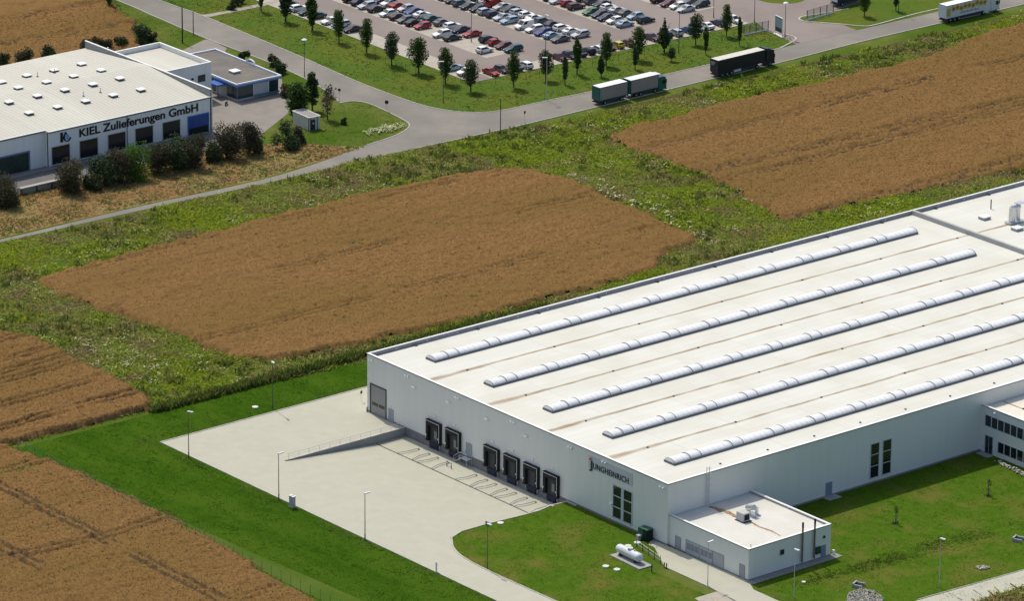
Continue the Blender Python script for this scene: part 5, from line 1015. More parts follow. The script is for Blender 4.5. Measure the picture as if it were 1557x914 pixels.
def car_proto(kind):
    """car along +x, nose at +x; returns the Empty"""
    P_ = {'hatchback': (4.0, .86, [(-1.93, .42), (-1.98, .62), (-1.95, .95), (.85, .92), (1.75, .74), (1.97, .6), (1.98, .40), (1.9, .24), (-1.85, .24)], (-1.86, .86, -1.45, .12), 1.44),
          'saloon': (4.5, .87, [(-2.2, .42), (-2.24, .65), (-2.18, .95), (-1.4, .99), (.95, .92), (2.0, .74), (2.22, .58), (2.22, .38), (2.1, .24), (-2.1, .24)], (-1.6, .95, -.85, .15), 1.42),
          'estate car': (4.5, .87, [(-2.18, .42), (-2.24, .65), (-2.18, .97), (.95, .93), (2.0, .75), (2.22, .58), (2.22, .38), (2.1, .24), (-2.1, .24)], (-2.12, .95, -1.8, .12), 1.48),
          'van': (4.6, .93, [(-2.25, .42), (-2.3, .7), (-2.28, 1.08), (1.3, 1.06), (2.1, .85), (2.28, .62), (2.28, .38), (2.15, .26), (-2.2, .26)], (-2.24, 1.35, -2.12, .5), 1.9)}[kind]
    L_, hw, prof, (cr, cf, rr, rf), top = P_
    t = thing('parked_car', 'x', 'car'); n = len(prof)
    mb = MB()           # body: lower shell with tucked sides and tapered ends, plus roof and pillars
    def half(x, z): return hw * (1 - .13 * max(0, (abs(x) - L_ / 2 + .75) / .75) ** 2) * (1 - .06 * max(0, (z - .55) / .5)) * (.95 if z < .3 else 1)
    l = [(x, half(x, z), z) for x, z in prof]; r = [(x, -half(x, z), z) for x, z in prof]
    mb.face(l); mb.face(r[::-1])
    for i in range(n):
        j = (i + 1) % n; mb.face([l[j], l[i], r[i], r[j]])
    bz = [z for x, z in prof if abs(x - cr) < .9][0]; zb = max(z for x, z in prof) - .02; wb = hw * .95; wt = hw * .74 if kind != 'van' else hw * .84
    lo = [(cr, -wb, zb), (cf, -wb, zb - .02), (cf, wb, zb - .02), (cr, wb, zb)]; hi = [(rr, -wt, top - .03), (rf - .1, -wt, top), (rf - .1, wt, top), (rr, wt, top - .03)]
    mb.hexa(lo, hi); body = mb.build('body', PAINT['white'], t)
    def lerp(a, b, f): return tuple(a[i] + (b[i] - a[i]) * f for i in range(3))
    def pane(name, a, b, c, d, f0, f1, g0, g1, off):
        """pane inside quad a-b (bottom) d-c (top)"""
        q = []
        for u, v in ((f0, g0), (f1, g0), (f1, g1), (f0, g1)): q.append(Vector(lerp(lerp(a, b, u), lerp(d, c, u), v)) + Vector(off))
        m = MB(); m.face(q); return m.build(name, carglass, t)
    e = .012
    pane('windscreen', lo[1], lo[2], hi[2], hi[1], .05, .95, .06, .93, (e, 0, e)); pane('rear_window', lo[3], lo[0], hi[0], hi[3], .08, .92, .22, .9, (-e, 0, e))
    pane('side_window', lo[0], lo[1], hi[1], hi[0], .08 if kind != 'van' else .62, .94, .12, .88, (0, -e, e * .5)); pane('side_window', lo[2], lo[3], hi[3], hi[2], .06, .92 if kind != 'van' else .38, .12, .88, (0, e, e * .5))
    for x in (-L_ / 2 + .78, L_ / 2 - .82):
        for s in (-1, 1):
            m = MB(); m.tube((x, s * (hw - .2), .31), (x, s * (hw + .015), .31), .31, n=14); w = m.build('wheel', tyre, t)
            m = MB(); m.tube((x, s * (hw + .012), .31), (x, s * (hw + .03), .31), .19, n=10); m.build('rim', rimm, w)
    for s in (-1, 1):
        m = MB(); xx = L_ / 2 - .09; m.hexa([(xx - .2, s * .62 - .16, .58), (xx + .04, s * .56 - .16, .56), (xx + .04, s * .56 + .16, .56), (xx - .2, s * .62 + .16, .58)], [(xx - .28, s * .62 - .16, .73), (xx + .01, s * .56 - .16, .68), (xx + .01, s * .56 + .16, .68), (xx - .28, s * .62 + .16, .73)]); m.build('headlight', lampm, t)
        m = MB(); xx = -L_ / 2 + .02; m.box(xx - .02, xx + .15, s * .66 - .13, s * .66 + .13, .68, .88); m.build('tail_light', tailm, t)
    m = MB(); m.box(L_ / 2 - .1, L_ / 2 + .0, -.6, .6, .28, .42); m.box(-L_ / 2 - .0, -L_ / 2 + .1, -.6, .6, .3, .44); m.build('bumper_insert', black, t)
    return t
PROTO = {k: car_proto(k) for k in ('hatchback', 'saloon', 'estate car', 'van')}
used = set(); ORD = ords + ['twenty-first', 'twenty-second', 'twenty-third']
def place(kind, colr, x, y, rz, label, group):
    if kind in used: t = copy_tree(PROTO[kind])
    else: t = PROTO[kind]; used.add(kind)
    t.location = (x, y, .055); t.rotation_euler = (0, 0, rz); t['label'] = label; t['group'] = group
    paint([c for c in t.children if c.name.split('.')[0] == 'body'][0], PAINT[colr])
H, S_, E_, V_ = 'hatchback', 'saloon', 'estate car', 'van'
R1 = [(-1.1, 'white', H), (-5.3, 'pale blue', S_), (-41.9, 'black', S_), (-46.3, 'silver', E_), (-50.0, 'white', S_), (-55.0, 'teal', S_), (-58.9, 'dark green', H), (-62.4, 'white', E_), (-66, 'black', S_)]
R2F = [(-11.9, 'white', H), (-23.7, 'dark green', S_), (-27.3, 'white', E_), (-34.8, 'red', H), (-38.0, 'black', S_), (-41.0, 'grey', H), (-44.0, 'brown', S_), (-47.3, 'white', H), (-51.9, 'black', S_), (-55.2, 'silver', E_), (-58.4, 'navy', S_), (-61.6, 'black', H)]
R2B = [(-8.9, 'teal', E_), (-12.0, 'maroon', H), (-15.1, 'red', H), (-18.1, 'dark green', E_), (-23.5, 'red', S_), (-27.6, 'navy', S_), (-30.9, 'white', E_), (-34.5, 'grey', S_), (-38.3, 'teal', S_), (-42.0, 'white', S_), (-45.2, 'blue', S_), (-48.2, 'silver', H), (-51.0, 'red', S_), (-54.0, 'white', H), (-57, 'navy', S_), (-60, 'red', H)]
R3F = [(-8.9, 'grey', S_), (-12.1, 'pale blue', S_), (-15.2, 'blue', E_), (-18.3, 'white', E_), (-21.6, 'white', V_), (-26.9, 'pale blue', E_), (-29.9, 'silver', S_), (-32.9, 'navy', H), (-35.7, 'silver', E_), (-38.6, 'black', H), (-41.6, 'dark green', S_), (-44.5, 'grey', E_), (-47.5, 'black', S_), (-50.5, 'silver', H)]
R3B = [(-9.0, 'silver', E_), (-12.3, 'white', S_), (-15.5, 'white', E_), (-18.9, 'black', S_), (-22.3, 'grey', E_), (-25.4, 'white', S_), (-28.3, 'white', H), (-31.0, 'silver', E_), (-33.9, 'black', S_), (-36.7, 'silver', S_), (-39.5, 'red', V_), (-42.3, 'white', H), (-45.2, 'black', S_), (-48.2, 'white', S_)]
R4F = [(-9.8, 'pale blue', S_), (-13.2, 'white', H), (-16.2, 'navy', S_), (-18.9, 'navy', H), (-21.8, 'green', H), (-27.2, 'brown', E_), (-30.3, 'red', H), (-33.2, 'silver', S_), (-36.2, 'black', S_)]
R4B = [(-9.6, 'dark green', E_), (-13.2, 'pale blue', H), (-16.4, 'grey', S_), (-19.4, 'silver', S_), (-22.4, 'white', H), (-25.4, 'black', S_), (-28.4, 'grey', H), (-31.4, 'brown', S_)]
R5F = [(-11.1, 'silver', S_), (-14.0, 'white', H), (-16.9, 'maroon', S_), (-20.5, 'black', S_)]
R5B = [(-12.2, 'dark green', E_), (-15.4, 'grey', S_)]
R6 = [(1.9, 'red', S_), (4.9, 'brown', H), (8.3, 'grey', S_), (10.9, 'white', E_), (20.6, 'maroon', S_), (23.3, 'black', H), (25.9, 'dark green', S_), (28.5, 'black', E_), (31.2, 'white', E_), (34.0, 'brown', H), (36.6, 'yellow', H), (39.4, 'maroon', S_), (46.4, 'brown', S_), (50.0, 'dark green', H), (52.9, 'silver', E_), (56.4, 'blue', H), (59.1, 'silver', H), (61.8, 'white', S_), (65.6, 'navy', S_), (69.9, 'white', E_)]
rz = math.radians(88.5)
for row, b, rname, grp in ((R1, -2.5, 'row along the roadside verge', 'cars along the roadside verge'), (R2F, 11.2, 'first double row, front side', 'cars of the first double row'), (R2B, 16.5, 'first double row, back side', 'cars of the first double row'), (R3F, 29.5, 'middle double row, front side', 'cars of the second double row'), (R3B, 35.1, 'middle double row, back side', 'cars of the second double row'), (R4F, 48.3, 'third double row, front side', 'cars of the third double row'), (R4B, 54.1, 'third double row, back side', 'cars of the third double row'), (R5F, 67.0, 'farthest row, front side', 'cars of the farthest row'), (R5B, 72.0, 'farthest row, back side', 'cars of the farthest row')):
    for i, (a, c, k) in enumerate(row):
        x, y = LW(a, b + random.uniform(-.25, .25)); flip = PI if random.random() < .45 else 0
        place(k, c, x, y, rz + flip + random.uniform(-.03, .03), f'{c} {k}, {ORD[i]} from the lorry-road end, {rname}', grp)
for i, (b, c, k) in enumerate(R6):
    x, y = LW(2.1 + random.uniform(-.3, .3), b); place(k, c, x, y, rz - PI / 2 + (PI if random.random() < .5 else 0) + random.uniform(-.03, .03), f'{c} {k}, {ORD[i]} from the lot corner in the row facing the lorries', 'cars in the row facing the lorries')
# ------------------------------------------------------------------ lorries (heading +y)
def wheels(t, xs, ys, r=.5, w=.3):
    for x in xs:
        for y in ys:
            s = 1 if x > 0 else -1; m = MB(); m.tube((x - s * w, y, r), (x, y, r), r, n=16); q = m.build('wheel', tyre, t)
            m = MB(); m.tube((x - s * .02, y, r), (x + s * .02, y, r), r * .5, n=10); m.build('rim', rimm, q)
def cab(t, y0, y1, pm, h=3.3, w=1.22):
    m = MB(); m.ext([(y0, .45), (y1 - .02, .45), (y1, 1.5), (y1 - .25, h - .15), (y1 - .6, h), (y0, h)], 'x', -w, w); c = m.build('cab', pm, t)
    m = MB(); m.face([(-w + .1, y1 - .01 + .014, 1.62), (w - .1, y1 + .004, 1.62), (w - .16, y1 - .185, h - .45), (-w + .16, y1 - .185, h - .45)]); m.build('windscreen', carglass, c)
    for s in (-1, 1):
        m = MB(); m.face([(s * (w + .008), y1 - 1.2, 1.65), (s * (w + .008), y1 - .25, 1.65), (s * (w + .008), y1 - .4, 2.5), (s * (w + .008), y1 - 1.2, 2.5)]); m.build('side_window', carglass, c)
        m = MB(); m.box(s * (w + .1) - .07, s * (w + .1) + .07, y1 - .2, y1 - .05, 1.8, 2.6); m.build('mirror', darkm, c)
        m = MB(); m.box(s * .85 - .2, s * .85 + .2, y1 - .03, y1 + .03, .7, .95); m.build('headlight', lampm, c)
    m = MB(); m.box(-w, w, y1 - .2, y1 + .06, .35, .68); m.build('bumper', darkm, c); return c
def box_body(t, y0, y1, z0, z1, side, topm, rear, w=1.275, name='box_body', rail=darkm):
    m = MB(); m.box(-w, w, y0, y1, z0, z1 - .06); b = m.build(name, side, t)
    m = MB(); m.box(-w + .06, w - .06, y0 + .06, y1 - .06, z1 - .06, z1); m.build('roof', topm, b)
    m = MB(); m.box(-w - .015, w + .015, y0 - .02, y0 + .055, z1 - .12, z1 + .01); m.box(-w - .015, w + .015, y1 - .055, y1 + .02, z1 - .12, z1 + .01); m.box(-w - .015, -w + .055, y0 + .055, y1 - .055, z1 - .12, z1 + .01); m.box(w - .055, w + .015, y0 + .055, y1 - .055, z1 - .12, z1 + .01); m.build('roof_rail', rail, b)
    m = MB(); m.box(-w + .03, w - .03, y0 - .05, y0 - .004, z0 + .05, z1 - .14); m.build('rear_door', rear, b); return b
def chassis(t, y0, y1, w=1.1):
    m = MB(); m.box(-1.05, 1.05, y0 + .3, y1 - .1, .5, 1.05); m.box(-w, w, y0 - .05, y0 + .12, .5, .72); m.build('chassis', darkm, t)
    for s in (-1, 1):
        m = MB(); m.box(s * .9 - .2, s * .9 + .2, y0 - .08, y0 - .055, .52, .7); m.build('tail_light', tailm, t)
ltop = mat('lorry_roof', (.74, .75, .74), (.68, .69, .68), scale=.6, rough=.5); gl = mat('lorry_green', (.012, .11, .085), rough=.4); gs = mat('grey_curtain', (.27, .245, .22), (.24, .22, .2), scale=.5, rough=.6); bl = mat('lorry_black', (.010, .013, .026), rough=.35, spec=.4)
def deck(t, y0, y1):
    m = MB()
    m.box(-1.2, 1.2, y0, y1, .95, 1.14); m.build('deck', darkm, t)
x0, y0 = -116.25, 150.2
t = thing('drawbar_lorry', 'green and grey lorry with a drawbar trailer on the truck road', 'lorry', (x0, y0, .05), math.radians(.4))
chassis(t, 0, 7.6); deck(t, .1, 7.6); chassis(t, 8.5, 17.0); deck(t, 8.6, 16.2); m = MB(); m.tube((0, 7.6, .7), (0, 8.6, .7), .09); m.build('drawbar', darkm, t)
for a, b in ((0, 7.7), (8.6, 16.3)):
    q = box_body(t, a, b, 1.15, 4.0, gs, ltop, gl); m = MB()
    m.box(-1.285, 1.285, a - .01, a + .12, 1.14, 3.87); m.box(-1.285, 1.285, b - .12, b + .01, 1.14, 3.87); m.box(-1.282, 1.282, a + .12, b - .12, 1.1, 1.22); m.build('corner_post', gl, q)
    m = MB(); m.face([(-1.2, b + .02, 1.2), (-1.2, b + .02, 3.8), (1.2, b + .02, 3.8), (1.2, b + .02, 1.2)]); m.build('front_wall', gl, q)
wheels(t, (-1.2, 1.2), (1.6, 6.2, 10.2, 11.5, 15.5), .48); cab(t, 16.45, 18.6, gl, 3.2)
m = MB(); m.hexa([(-1.15, 16.4, 3.22), (1.15, 16.4, 3.22), (1.0, 18.0, 3.22), (-1.0, 18.0, 3.22)], [(-1.1, 16.4, 3.95), (1.1, 16.4, 3.95), (.9, 17.2, 3.85), (-.9, 17.2, 3.85)]); m.build('wind_deflector', ltop, t)
m = MB(); m.tube((1.3, 7.9, .9), (1.3, 8.4, .9), .18); m.tube((1.24, 8.2, 1.0), (1.24, 8.5, .8), .2); m.build('air_tank', white, t)
t = thing('articulated_lorry', 'black articulated lorry with a pale roof on the truck road', 'lorry', (-116.3, 183.2, .05), math.radians(.5))
chassis(t, 0, 11.5); deck(t, .1, 11.4); q = box_body(t, 0, 13.5, 1.12, 3.95, bl, mat('tarpaulin_top', (.60, .58, .50), (.54, .52, .44), scale=.8, rough=.7), bl)
m = MB()
for k in range(4): m.box(-.95, .5 - .2 * k, -.075, -.052, 3.35 - .22 * k, 3.43 - .22 * k)
m.build('door_marking', mat('pale_marking', (.5, .52, .55), rough=.5), q)
m = MB(); m.box(1.0, 1.27, 4.6, 6.6, .55, 1.05); m.build('side_guard', steel, t)
wheels(t, (-1.2, 1.2), (1.4, 2.7, 4.0, 11.4, 15.2), .5); cab(t, 13.95, 16.4, bl, 3.6)
m = MB(); m.hexa([(-1.15, 14.0, 3.61), (1.15, 14.0, 3.61), (1.0, 15.6, 3.61), (-1.0, 15.6, 3.61)], [(-1.1, 14.0, 4.05), (1.1, 14.0, 4.05), (.9, 14.8, 3.95), (-.9, 14.8, 3.95)]); m.build('wind_deflector', bl, t)
wl = mat('lorry_white', (.60, .63, .63), (.55, .58, .59), scale=.7, rough=.4)
t = thing('articulated_lorry', 'white articulated lorry with sunflower pictures along its side', 'lorry', (-117.2, 251.2, .05), math.radians(.3))
chassis(t, 0, 11.5); deck(t, .1, 11.4); q = box_body(t, 0, 13.5, 1.05, 4.0, wl, ltop, wl); m = MB()
sm = [mat('sunflower_yellow', (.55, .38, .06), (.40, .30, .10), scale=3, rough=.5), mat('sunflower_heart', (.08, .045, .02), rough=.6)]
for k in range(9):
    c = (2.1 + k * 1.22, 3.0 + .18 * math.sin(k * 2.3)); n = 18
    m.face([(1.279 + .002 * (k % 2), c[0] + (.62 + .1 * (i % 2)) * math.cos(2 * PI * i / n), c[1] + (.62 + .1 * (i % 2)) * math.sin(2 * PI * i / n)) for i in range(n)], 0); m.face([(1.285, c[0] + .24 * math.cos(2 * PI * i / 12), c[1] + .24 * math.sin(2 * PI * i / 12)) for i in range(12)], 1)
m.face([(1.28, .15, 1.5), (1.28, 1.2, 1.5), (1.28, 1.2, 3.3), (1.28, .15, 3.3)], 0)
m.build('sunflower_print', sm, q)
m = MB()
for k in range(14): m.box(1.277, 1.284, 4.2 + k * .42, 4.2 + k * .42 + .28, 1.6, 1.9 + .1 * (k % 3))
m.build('side_marking', mat('grey_marking', (.2, .22, .26), rough=.5), q)
m = MB(); m.box(1.28, 1.31, 1.2, 1.3, 1.1, 3.9); m.box(1.0, 1.25, 11.6, 13.6, .5, 1.1); m.build('side_skirt', wl, t)
wheels(t, (-1.2, 1.2), (1.4, 2.7, 4.0, 11.6, 15.4), .5); cab(t, 13.95, 16.5, wl, 3.6)
x, y = G(1271, 12); t = thing('box_lorry', 'dark blue lorry with a white nose parked behind the entrance island', 'lorry', (x - 1.3, y + .5, .05), math.radians(-2))
chassis(t, 0, 6.5); deck(t, .1, 6.5); box_body(t, 0, 7.2, 1.1, 3.4, mat('lorry_navy', (.015, .025, .07), rough=.4), ltop, wl); wheels(t, (-1.2, 1.2), (1.5, 8.2), .48); cab(t, 7.3, 9.3, wl, 2.9)

# ------------------------------------------------------------------ trees and shrubs
leafm = mat('maple_leaves', (.046, .09, .016), (.08, .13, .024), scale=.9, rough=.7, spec=.2, isl=.5, trans=.25)
leafd = mat('dark_leaves', (.034, .064, .018), (.06, .086, .026), scale=.9, rough=.7, spec=.25, isl=.5)
leafp = mat('purple_leaves', (.092, .058, .044), (.062, .088, .03), scale=.7, rough=.7, spec=.2, isl=.5, trans=.25)
leafg = mat('light_leaves', (.07, .15, .02), (.10, .18, .025), scale=.9, rough=.7, spec=.2, isl=.4, trans=.3)
leafo = mat('olive_leaves', (.075, .08, .03), (.05, .07, .02), scale=.8, rough=.7, spec=.2, isl=.45)
twigm = mat('bare_twigs', (.16, .115, .08), (.11, .09, .06), scale=2, rough=.9, isl=.3)
barkm = mat('bark', (.10, .075, .055), (.06, .045, .035), scale=5, rough=.95)
def leaf_cloud(lobes, n, size, seed, shell=.55):
    """leaf-sized quads through a set of overlapping lobes (cx, cy, cz, rx, ry, rz)"""
    rg = np.random.default_rng(seed); vol = np.array([l[3] * l[4] * l[5] for l in lobes]) ** .75; ct = rg.multinomial(n, vol / vol.sum()); Ps = []
    for (cx, cy, cz, rx, ry, rz_), k in zip(lobes, ct):
        d = rg.normal(size=(k, 3)); d /= np.linalg.norm(d, axis=1)[:, None]; r = (shell + (1.12 - shell) * rg.random(k)) [:, None]
        Ps.append(d * r * np.array([rx, ry, rz_]) + np.array([cx, cy, cz]))
    P_ = np.concatenate(Ps); P_ = P_[P_[:, 2] > .1]; k = len(P_); u = rg.normal(size=(k, 3)); u /= np.linalg.norm(u, axis=1)[:, None]
    w = rg.normal(size=(k, 3)); w -= (w * u).sum(1)[:, None] * u; w /= np.linalg.norm(w, axis=1)[:, None]; s = size * (.55 + .9 * rg.random(k))[:, None]
    V = np.stack([P_ - u * s, P_ + w * s * .55, P_ + u * s, P_ - w * s * .55], 1).reshape(-1, 3)
    return V, np.arange(len(V)).reshape(-1, 4)
def trunk(h, r, seed, limbs=5, top=.85, spread=.25):
    rg = random.Random(seed); mb = MB(); pts = [(0, 0, -.1)]
    for i in range(1, 6): pts.append((rg.uniform(-.06, .06) * h * .12, rg.uniform(-.06, .06) * h * .12, h * top * i / 5))
    for i in range(5): mb.tube(pts[i], pts[i + 1], r * (1 - i * .17), r * (1 - (i + 1) * .17), n=8, caps=False)
    for k in range(limbs):
        z = h * rg.uniform(.28, .6); a = rg.uniform(0, 6.28); mb.tube((0, 0, z), (math.cos(a) * h * spread * .6, math.sin(a) * h * spread * .6, z + h * rg.uniform(.15, .3)), r * .35, r * .1, n=5, caps=False)
    return mb
def tree_proto(shape, seed):
    """unit-height tree: crown profile by shape"""
    rg = random.Random(seed); lobes = []
    z0 = {'oval': .24, 'column': .20, 'cone': .16}[shape]; wid = {'oval': .23, 'column': .125, 'cone': .17}[shape]
    n = 15
    for i in range(n):
        f = (i + .5) / n; z = z0 + (1 - z0) * f
        pr = {'oval': math.sin(PI * (f * .86 + .08)) ** .7, 'column': math.sin(PI * (f * .86 + .08)) ** .5, 'cone': (1 - f) ** .75 * min(1, f * 5 + .3)}[shape]
        a = rg.uniform(0, 6.28); o = wid * pr * rg.uniform(.2, .7); s = wid * max(.18, pr) * rg.uniform(.45, .75)
        lobes.append((math.cos(a) * o, math.sin(a) * o, z - .02, s, s, s * rg.uniform(.9, 1.4)))
        lobes.append((-math.cos(a) * o * .8, -math.sin(a) * o * .8, z - .03, s * .8, s * .8, s))
    V, F_ = leaf_cloud(lobes, 3200, .021, seed); return V, F_
def make_tree(shape, seed, m, tr=.022):
    t = thing('young_tree', 'x', 'tree'); trunk(1, tr, seed).build('trunk', barkm, t); V, F_ = tree_proto(shape, seed); npmesh('crown', V, F_, m, t); return t
TP = {('oval', i): make_tree('oval', 100 + i, leafm if i < 2 else leafd) for i in range(3)}
TP.update({('column', i): make_tree('column', 200 + i, leafd if i else leafm) for i in range(2)}); TP[('cone', 0)] = make_tree('cone', 300, leafd)
tused = set()
def tree(key, px, py, h, w, label, group, cat='tree', name='young_tree'):
    if key in tused: t = copy_tree(TP[key])
    else: t = TP[key]; tused.add(key)
    x, y = G(px, py); t.location = (x, y, 0); t.scale = (w * h * 1.14, w * h * 1.14, h); t.rotation_euler = (0, 0, random.uniform(0, 6.28)); tag(t, label, cat, group); t.name = name; return t
VG = 'young trees on the verge beside the first road'; LG = 'young trees on the verge beside the lorries'
for i, (px, py, h, w, k) in enumerate(((397, 16.5, 7.6, .95, ('column', 0)), (434, 33, 7.4, 1.3, ('column', 1)), (474.7, 46, 7.8, 1.35, ('column', 0)), (515.4, 64.5, 7.6, .82, ('oval', 0)), (557.5, 80.5, 8.0, .85, ('oval', 1)), (595.5, 99, 7.6, .95, ('oval', 2)), (636.6, 111, 8.1, 1.08, ('oval', 0)), (677, 127, 8.2, .86, ('oval', 1)), (715.6, 139.5, 7.1, 1.0, ('oval', 2)))):
    tree(k, px, py, h, w, f'young tree, {ORD[i]} from the footpath end of the roadside verge', VG)
for i, (px, py, h, w, k) in enumerate(((781, 133, 8.2, .75, ('oval', 1)), (830, 122, 6.8, .88, ('oval', 2)), (859, 128.5, 6.4, .78, ('column', 1)), (877.5, 112.5, 8.0, .8, ('column', 0)), (914, 117, 5.8, .85, ('cone', 0)), (921.7, 100, 7.6, .8, ('oval', 1)), (965.5, 105, 5.2, .95, ('column', 1)), (971, 91, 7.6, .9, ('oval', 0)), (1010, 80, 8.2, 1.0, ('cone', 0)), (1057.5, 68, 7.2, .85, ('oval', 2)), (1073, 83, 6.4, .65, ('column', 0)), (1104.7, 55, 7.4, .75, ('oval', 1)), (1124.3, 69, 6.6, .65, ('column', 1)))):
    tree(k, px, py, h, w, f'young tree, {ORD[i]} from the road bend on the verge beside the lorries', LG)
tree(('oval', 2), 1021, 93, 3.2, 1.1, 'small sapling on the verge just above the gap between the lorries', LG)
tree(('oval', 0), 1314.5, 24.5, 6.4, .9, 'young tree in the middle of the entrance grass island', 'young trees on the grass island'); tree(('column', 1), 1362, 16, 6.0, .9, 'slim young tree on the grass island nearest the white lorry', 'young trees on the grass island')
tree(('oval', 1), 166, 10, 4.0, 1.0, 'small tree in the grass at the far end of the first road', 'young trees by the first road')
# staked saplings on the side lawn
def sapling(px, py, h, label):
    x, y = G(px, py); t = thing('staked_sapling', label, 'tree', (x, y, 0), 0, 'staked saplings on the side lawn')
    mb = MB(); mb.tube((0, 0, 0), (.05, 0, h), .06, .03, n=6); mb.tube((.05, 0, h * .6), (.6, .3, h * .95), .025, .015, n=5); mb.tube((.05, 0, h * .65), (-.5, .2, h), .025, .015, n=5); mb.tube((.05, 0, h * .55), (.1, -.5, h * .9), .025, .015, n=5); mb.build('trunk', barkm, t)
    for a in (0, 2.1, 4.2):
        m = MB(); m.tube((.35 * math.cos(a), .35 * math.sin(a), 0), (.35 * math.cos(a), .35 * math.sin(a), h * .55), .05, n=6); m.build('stake', mat('stake_wood', (.30, .25, .18), rough=.9), t)
    V, F_ = leaf_cloud([(.05, 0, h * .9, .45, .45, .5), (.2, .1, h * .7, .35, .3, .3)], 130, .09, int(px), .2); npmesh('crown', V, F_, leafo, t)
    V, F_ = leaf_cloud([(0, 0, .12, .8, .8, .15)], 120, .12, int(px) + 1, .2); npmesh('mulch_ring', V, F_, mat('mulch', (.06, .04, .03), rough=.95), t)
sapling(1361.5, 797, 3.0, 'staked bare sapling in the middle of the side lawn'); sapling(1502.5, 755, 3.0, 'staked sapling on the side lawn nearer the office wing')
# shrubs
def shrub(px, py, w, h, m, seed, label, group=None, d=None, n=None, stem=False, name='shrub', fill=.35, nl=0):
    """px, py: foot of the plant; w, h in metres"""
    rg = random.Random(seed); x, y = G(px, py); d = d or w; t = thing(name, label, 'shrub', (x, y, 0), 0, group); lobes = []; r = min(w, h) * .5
    for i in range(nl or rg.randint(7, 10)):
        a = rg.uniform(0, 6.28); q = rg.uniform(.1, .85); s = r * rg.uniform(.38, .62)
        lobes.append((math.cos(a) * q * (w / 2 - s * .6), math.sin(a) * q * (d / 2 - s * .6), max(s * .7, h * rg.uniform(.15, .95) - s * .6), s, s, s * rg.uniform(.85, 1.25)))
    V, F_ = leaf_cloud(lobes, n or int(700 + 420 * w), .17, seed, fill); npmesh('crown', V, F_, m, t)
    mb = MB()
    for k in range(5):
        a = rg.uniform(0, 6.28); mb.tube((rg.uniform(-.2, .2), rg.uniform(-.2, .2), -.05), (math.cos(a) * w * .28, math.sin(a) * w * .28, h * .65), .07, .02, n=5, caps=False)
    mb.build('stem', barkm, t); return t
HG = 'shrubs of the hedge in front of the lettered hall'
for i, (px, py, w, h, m, lab) in enumerate((
    (9, 312, 6.4, 6.2, leafp, 'dark purple shrub at the picture edge beside the ramp parapet'), (106, 291, 5.6, 6.0, leafp, 'dark purple shrub at the end of the ramp parapet'), (140, 289, 3.2, 3.0, leafo, 'low olive green shrub between the purple shrub and the hedge'),
    (156, 281, 5.0, 5.6, leafd, 'dark green shrub below the second hall window'), (180, 277, 4.8, 6.4, leafp, 'dusky shrub below the third hall window'), (206, 272, 5.2, 6.4, leafg, 'bright green shrub in the hedge below the hall lettering'),
    (244, 263, 5.0, 6.0, leafp, 'brownish purple shrub just right of the bright green one'), (268, 258, 5.6, 6.6, leafd, 'broad dark shrub below the fifth hall window'), (297, 253, 5.4, 6.6, leafp, 'dark shrub below the blue roller shutter'),
    (327, 246, 3.4, 3.6, leafo, 'yellowish low shrub at the hall corner'), (346, 241, 5.0, 6.4, leafp, 'purple-brown shrub at the edge of the works yard'), (378, 234, 4.6, 6.0, leafp, 'dark upright shrub, last of the hedge before the yard opening'),
    (392, 232, 2.4, 2.4, leafg, 'small green bush at the foot of the last hedge shrub'))):
    shrub(px, py, w * 1.6, h * 1.1, m, 500 + i, lab, HG, d=w * 1.2, n=int(2400 + 800 * w), nl=15)
shrub(433, 224, 7.6, 5.6, leafd, 520, 'wide dark green shrub beside the white kiosk'); shrub(450, 218, 4.4, 3.6, leafp, 521, 'purplish low shrub at the front of the white kiosk')
shrub(371, 92, 3.0, 2.4, leafd, 522, 'round clipped bush behind the roof hump of the pavilion'); shrub(418, 100, 3.0, 2.8, leafo, 523, 'round olive bush on the grass strip behind the pavilion'); shrub(424, 112, 4.2, 3.0, leafd, 524, 'dark bush at the end of the pavilion by the grass strip'); shrub(436, 146, 3.6, 3.6, mat('red_leaves', (.10, .03, .02), (.07, .07, .03), scale=1.2, rough=.7, isl=.5), 525, 'reddish shrub at the corner of the pavilion')
BG = 'dark bushes behind the lettered hall'
for i, (px, py, w, h, m) in enumerate(((5, 101, 4, 3.2, leafd), (36, 97, 5, 3.6, leafp), (70, 92, 5, 3.4, leafd), (130, 80, 4, 3.4, leafp), (158, 76, 5.5, 3.4, leafp), (186, 72, 4.2, 3.2, leafo), (216, 66, 4.6, 4.6, leafd), (230, 62, 3, 3.2, leafp))):
    shrub(px, py, w, h, m, 540 + i, ('dark green', 'purplish')[m is leafp] + f' bush, {ORD[i]} from the left behind the hall roof' if m is not leafo else f'olive bush, {ORD[i]} from the left behind the hall roof', BG)
for i, (px, py) in enumerate(((357, 8), (368, 5), (352, 14))): shrub(px, py, 2.6, 2.0, leafo, 560 + i, f'straggly bush beside the footpath, {("nearest the car park", "farthest from the road", "nearest the road")[i]} of three', 'bushes beside the footpath')
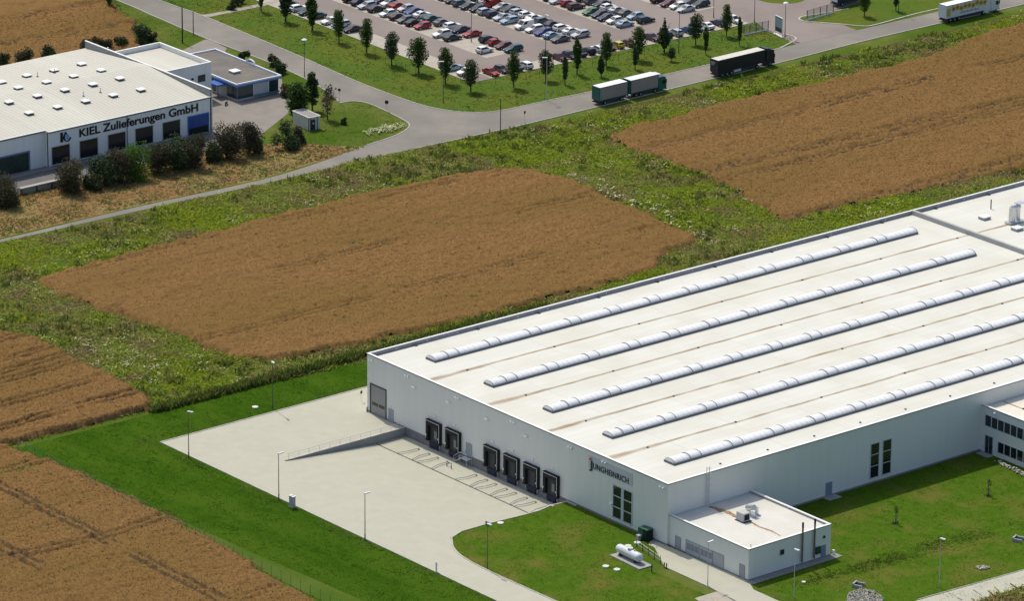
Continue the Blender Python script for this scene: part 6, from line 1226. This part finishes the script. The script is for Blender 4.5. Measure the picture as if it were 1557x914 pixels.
# trees around the kiosk
def big_tree(px, py, h, w, m, seed, label, z0=.15, n=3800, size=.26, tr=.2, fill=.3):
    rg = random.Random(seed); x, y = G(px, py); t = thing('garden_tree', label, 'tree', (x, y, 0)); trunk(h, tr, seed, 8, .8, w / h * .5).build('trunk', barkm, t); lobes = []
    for i in range(16):
        f = rg.random(); z = h * (z0 + (1 - z0) * f); pr = math.sin(PI * (f * .8 + .12)) ** .6; a = rg.uniform(0, 6.28); s = w * .26 * rg.uniform(.7, 1.2) * (.6 + .4 * pr); o = max(0, w * .5 * pr - s * .7) * rg.uniform(.4, 1)
        lobes.append((math.cos(a) * o, math.sin(a) * o, min(z, h - s), s, s, s * 1.1))
    V, F_ = leaf_cloud(lobes, n, size, seed, fill); npmesh('crown', V, F_, m, t)
big_tree(453, 181, 7.8, 5.6, leafm, 601, 'leafy green tree standing behind the white kiosk'); big_tree(475, 168, 8.2, 3.4, leafd, 602, 'narrow dark conifer-like tree between the green tree and the road', .12, 2600); big_tree(498, 182, 7.4, 4.8, twigm, 603, 'thin brownish half-bare tree right of the white kiosk', .3, 900, .2, .14, .1)
shrub(523, 189, 1.6, 1.8, leafd, 610, 'small dark upright bush on the grass right of the kiosk')

# ------------------------------------------------------------------ light
az = Vector((5.463, -.982, 0)).normalized(); el = math.radians(57.5)
sd = Vector((az.x * math.cos(el), az.y * math.cos(el), -math.sin(el)))
ld = bpy.data.lights.new('sun', 'SUN'); ld.energy = 2.8; ld.angle = math.radians(.5); ld.color = (1, .962, .855)
lo = bpy.data.objects.new('sun', ld); COL.objects.link(lo); lo.rotation_euler = sd.to_track_quat('-Z', 'Y').to_euler(); lo.location = (-300, 100, 400)
w = bpy.data.worlds.new('World'); SC.world = w; w.use_nodes = True; N = w.node_tree.nodes; L = w.node_tree.links
sky = N.new('ShaderNodeTexSky'); sky.sky_type = 'NISHITA'; sky.sun_disc = False; sky.sun_elevation = el; sky.sun_rotation = math.atan2(-az.x, -az.y); sky.altitude = 300; sky.dust_density = 3.0; sky.air_density = .8
L.new(sky.outputs[0], N['Background'].inputs['Color']); N['Background'].inputs['Strength'].default_value = .15
vs = SC.view_settings; vs.view_transform = 'Standard'; vs.look = 'None'; vs.exposure = 0.2; vs.gamma = 1; vs.use_curve_mapping = False
SC.render.engine = 'CYCLES'; SC.cycles.use_denoising = True; SC.cycles.max_bounces = 6; SC.cycles.diffuse_bounces = 3
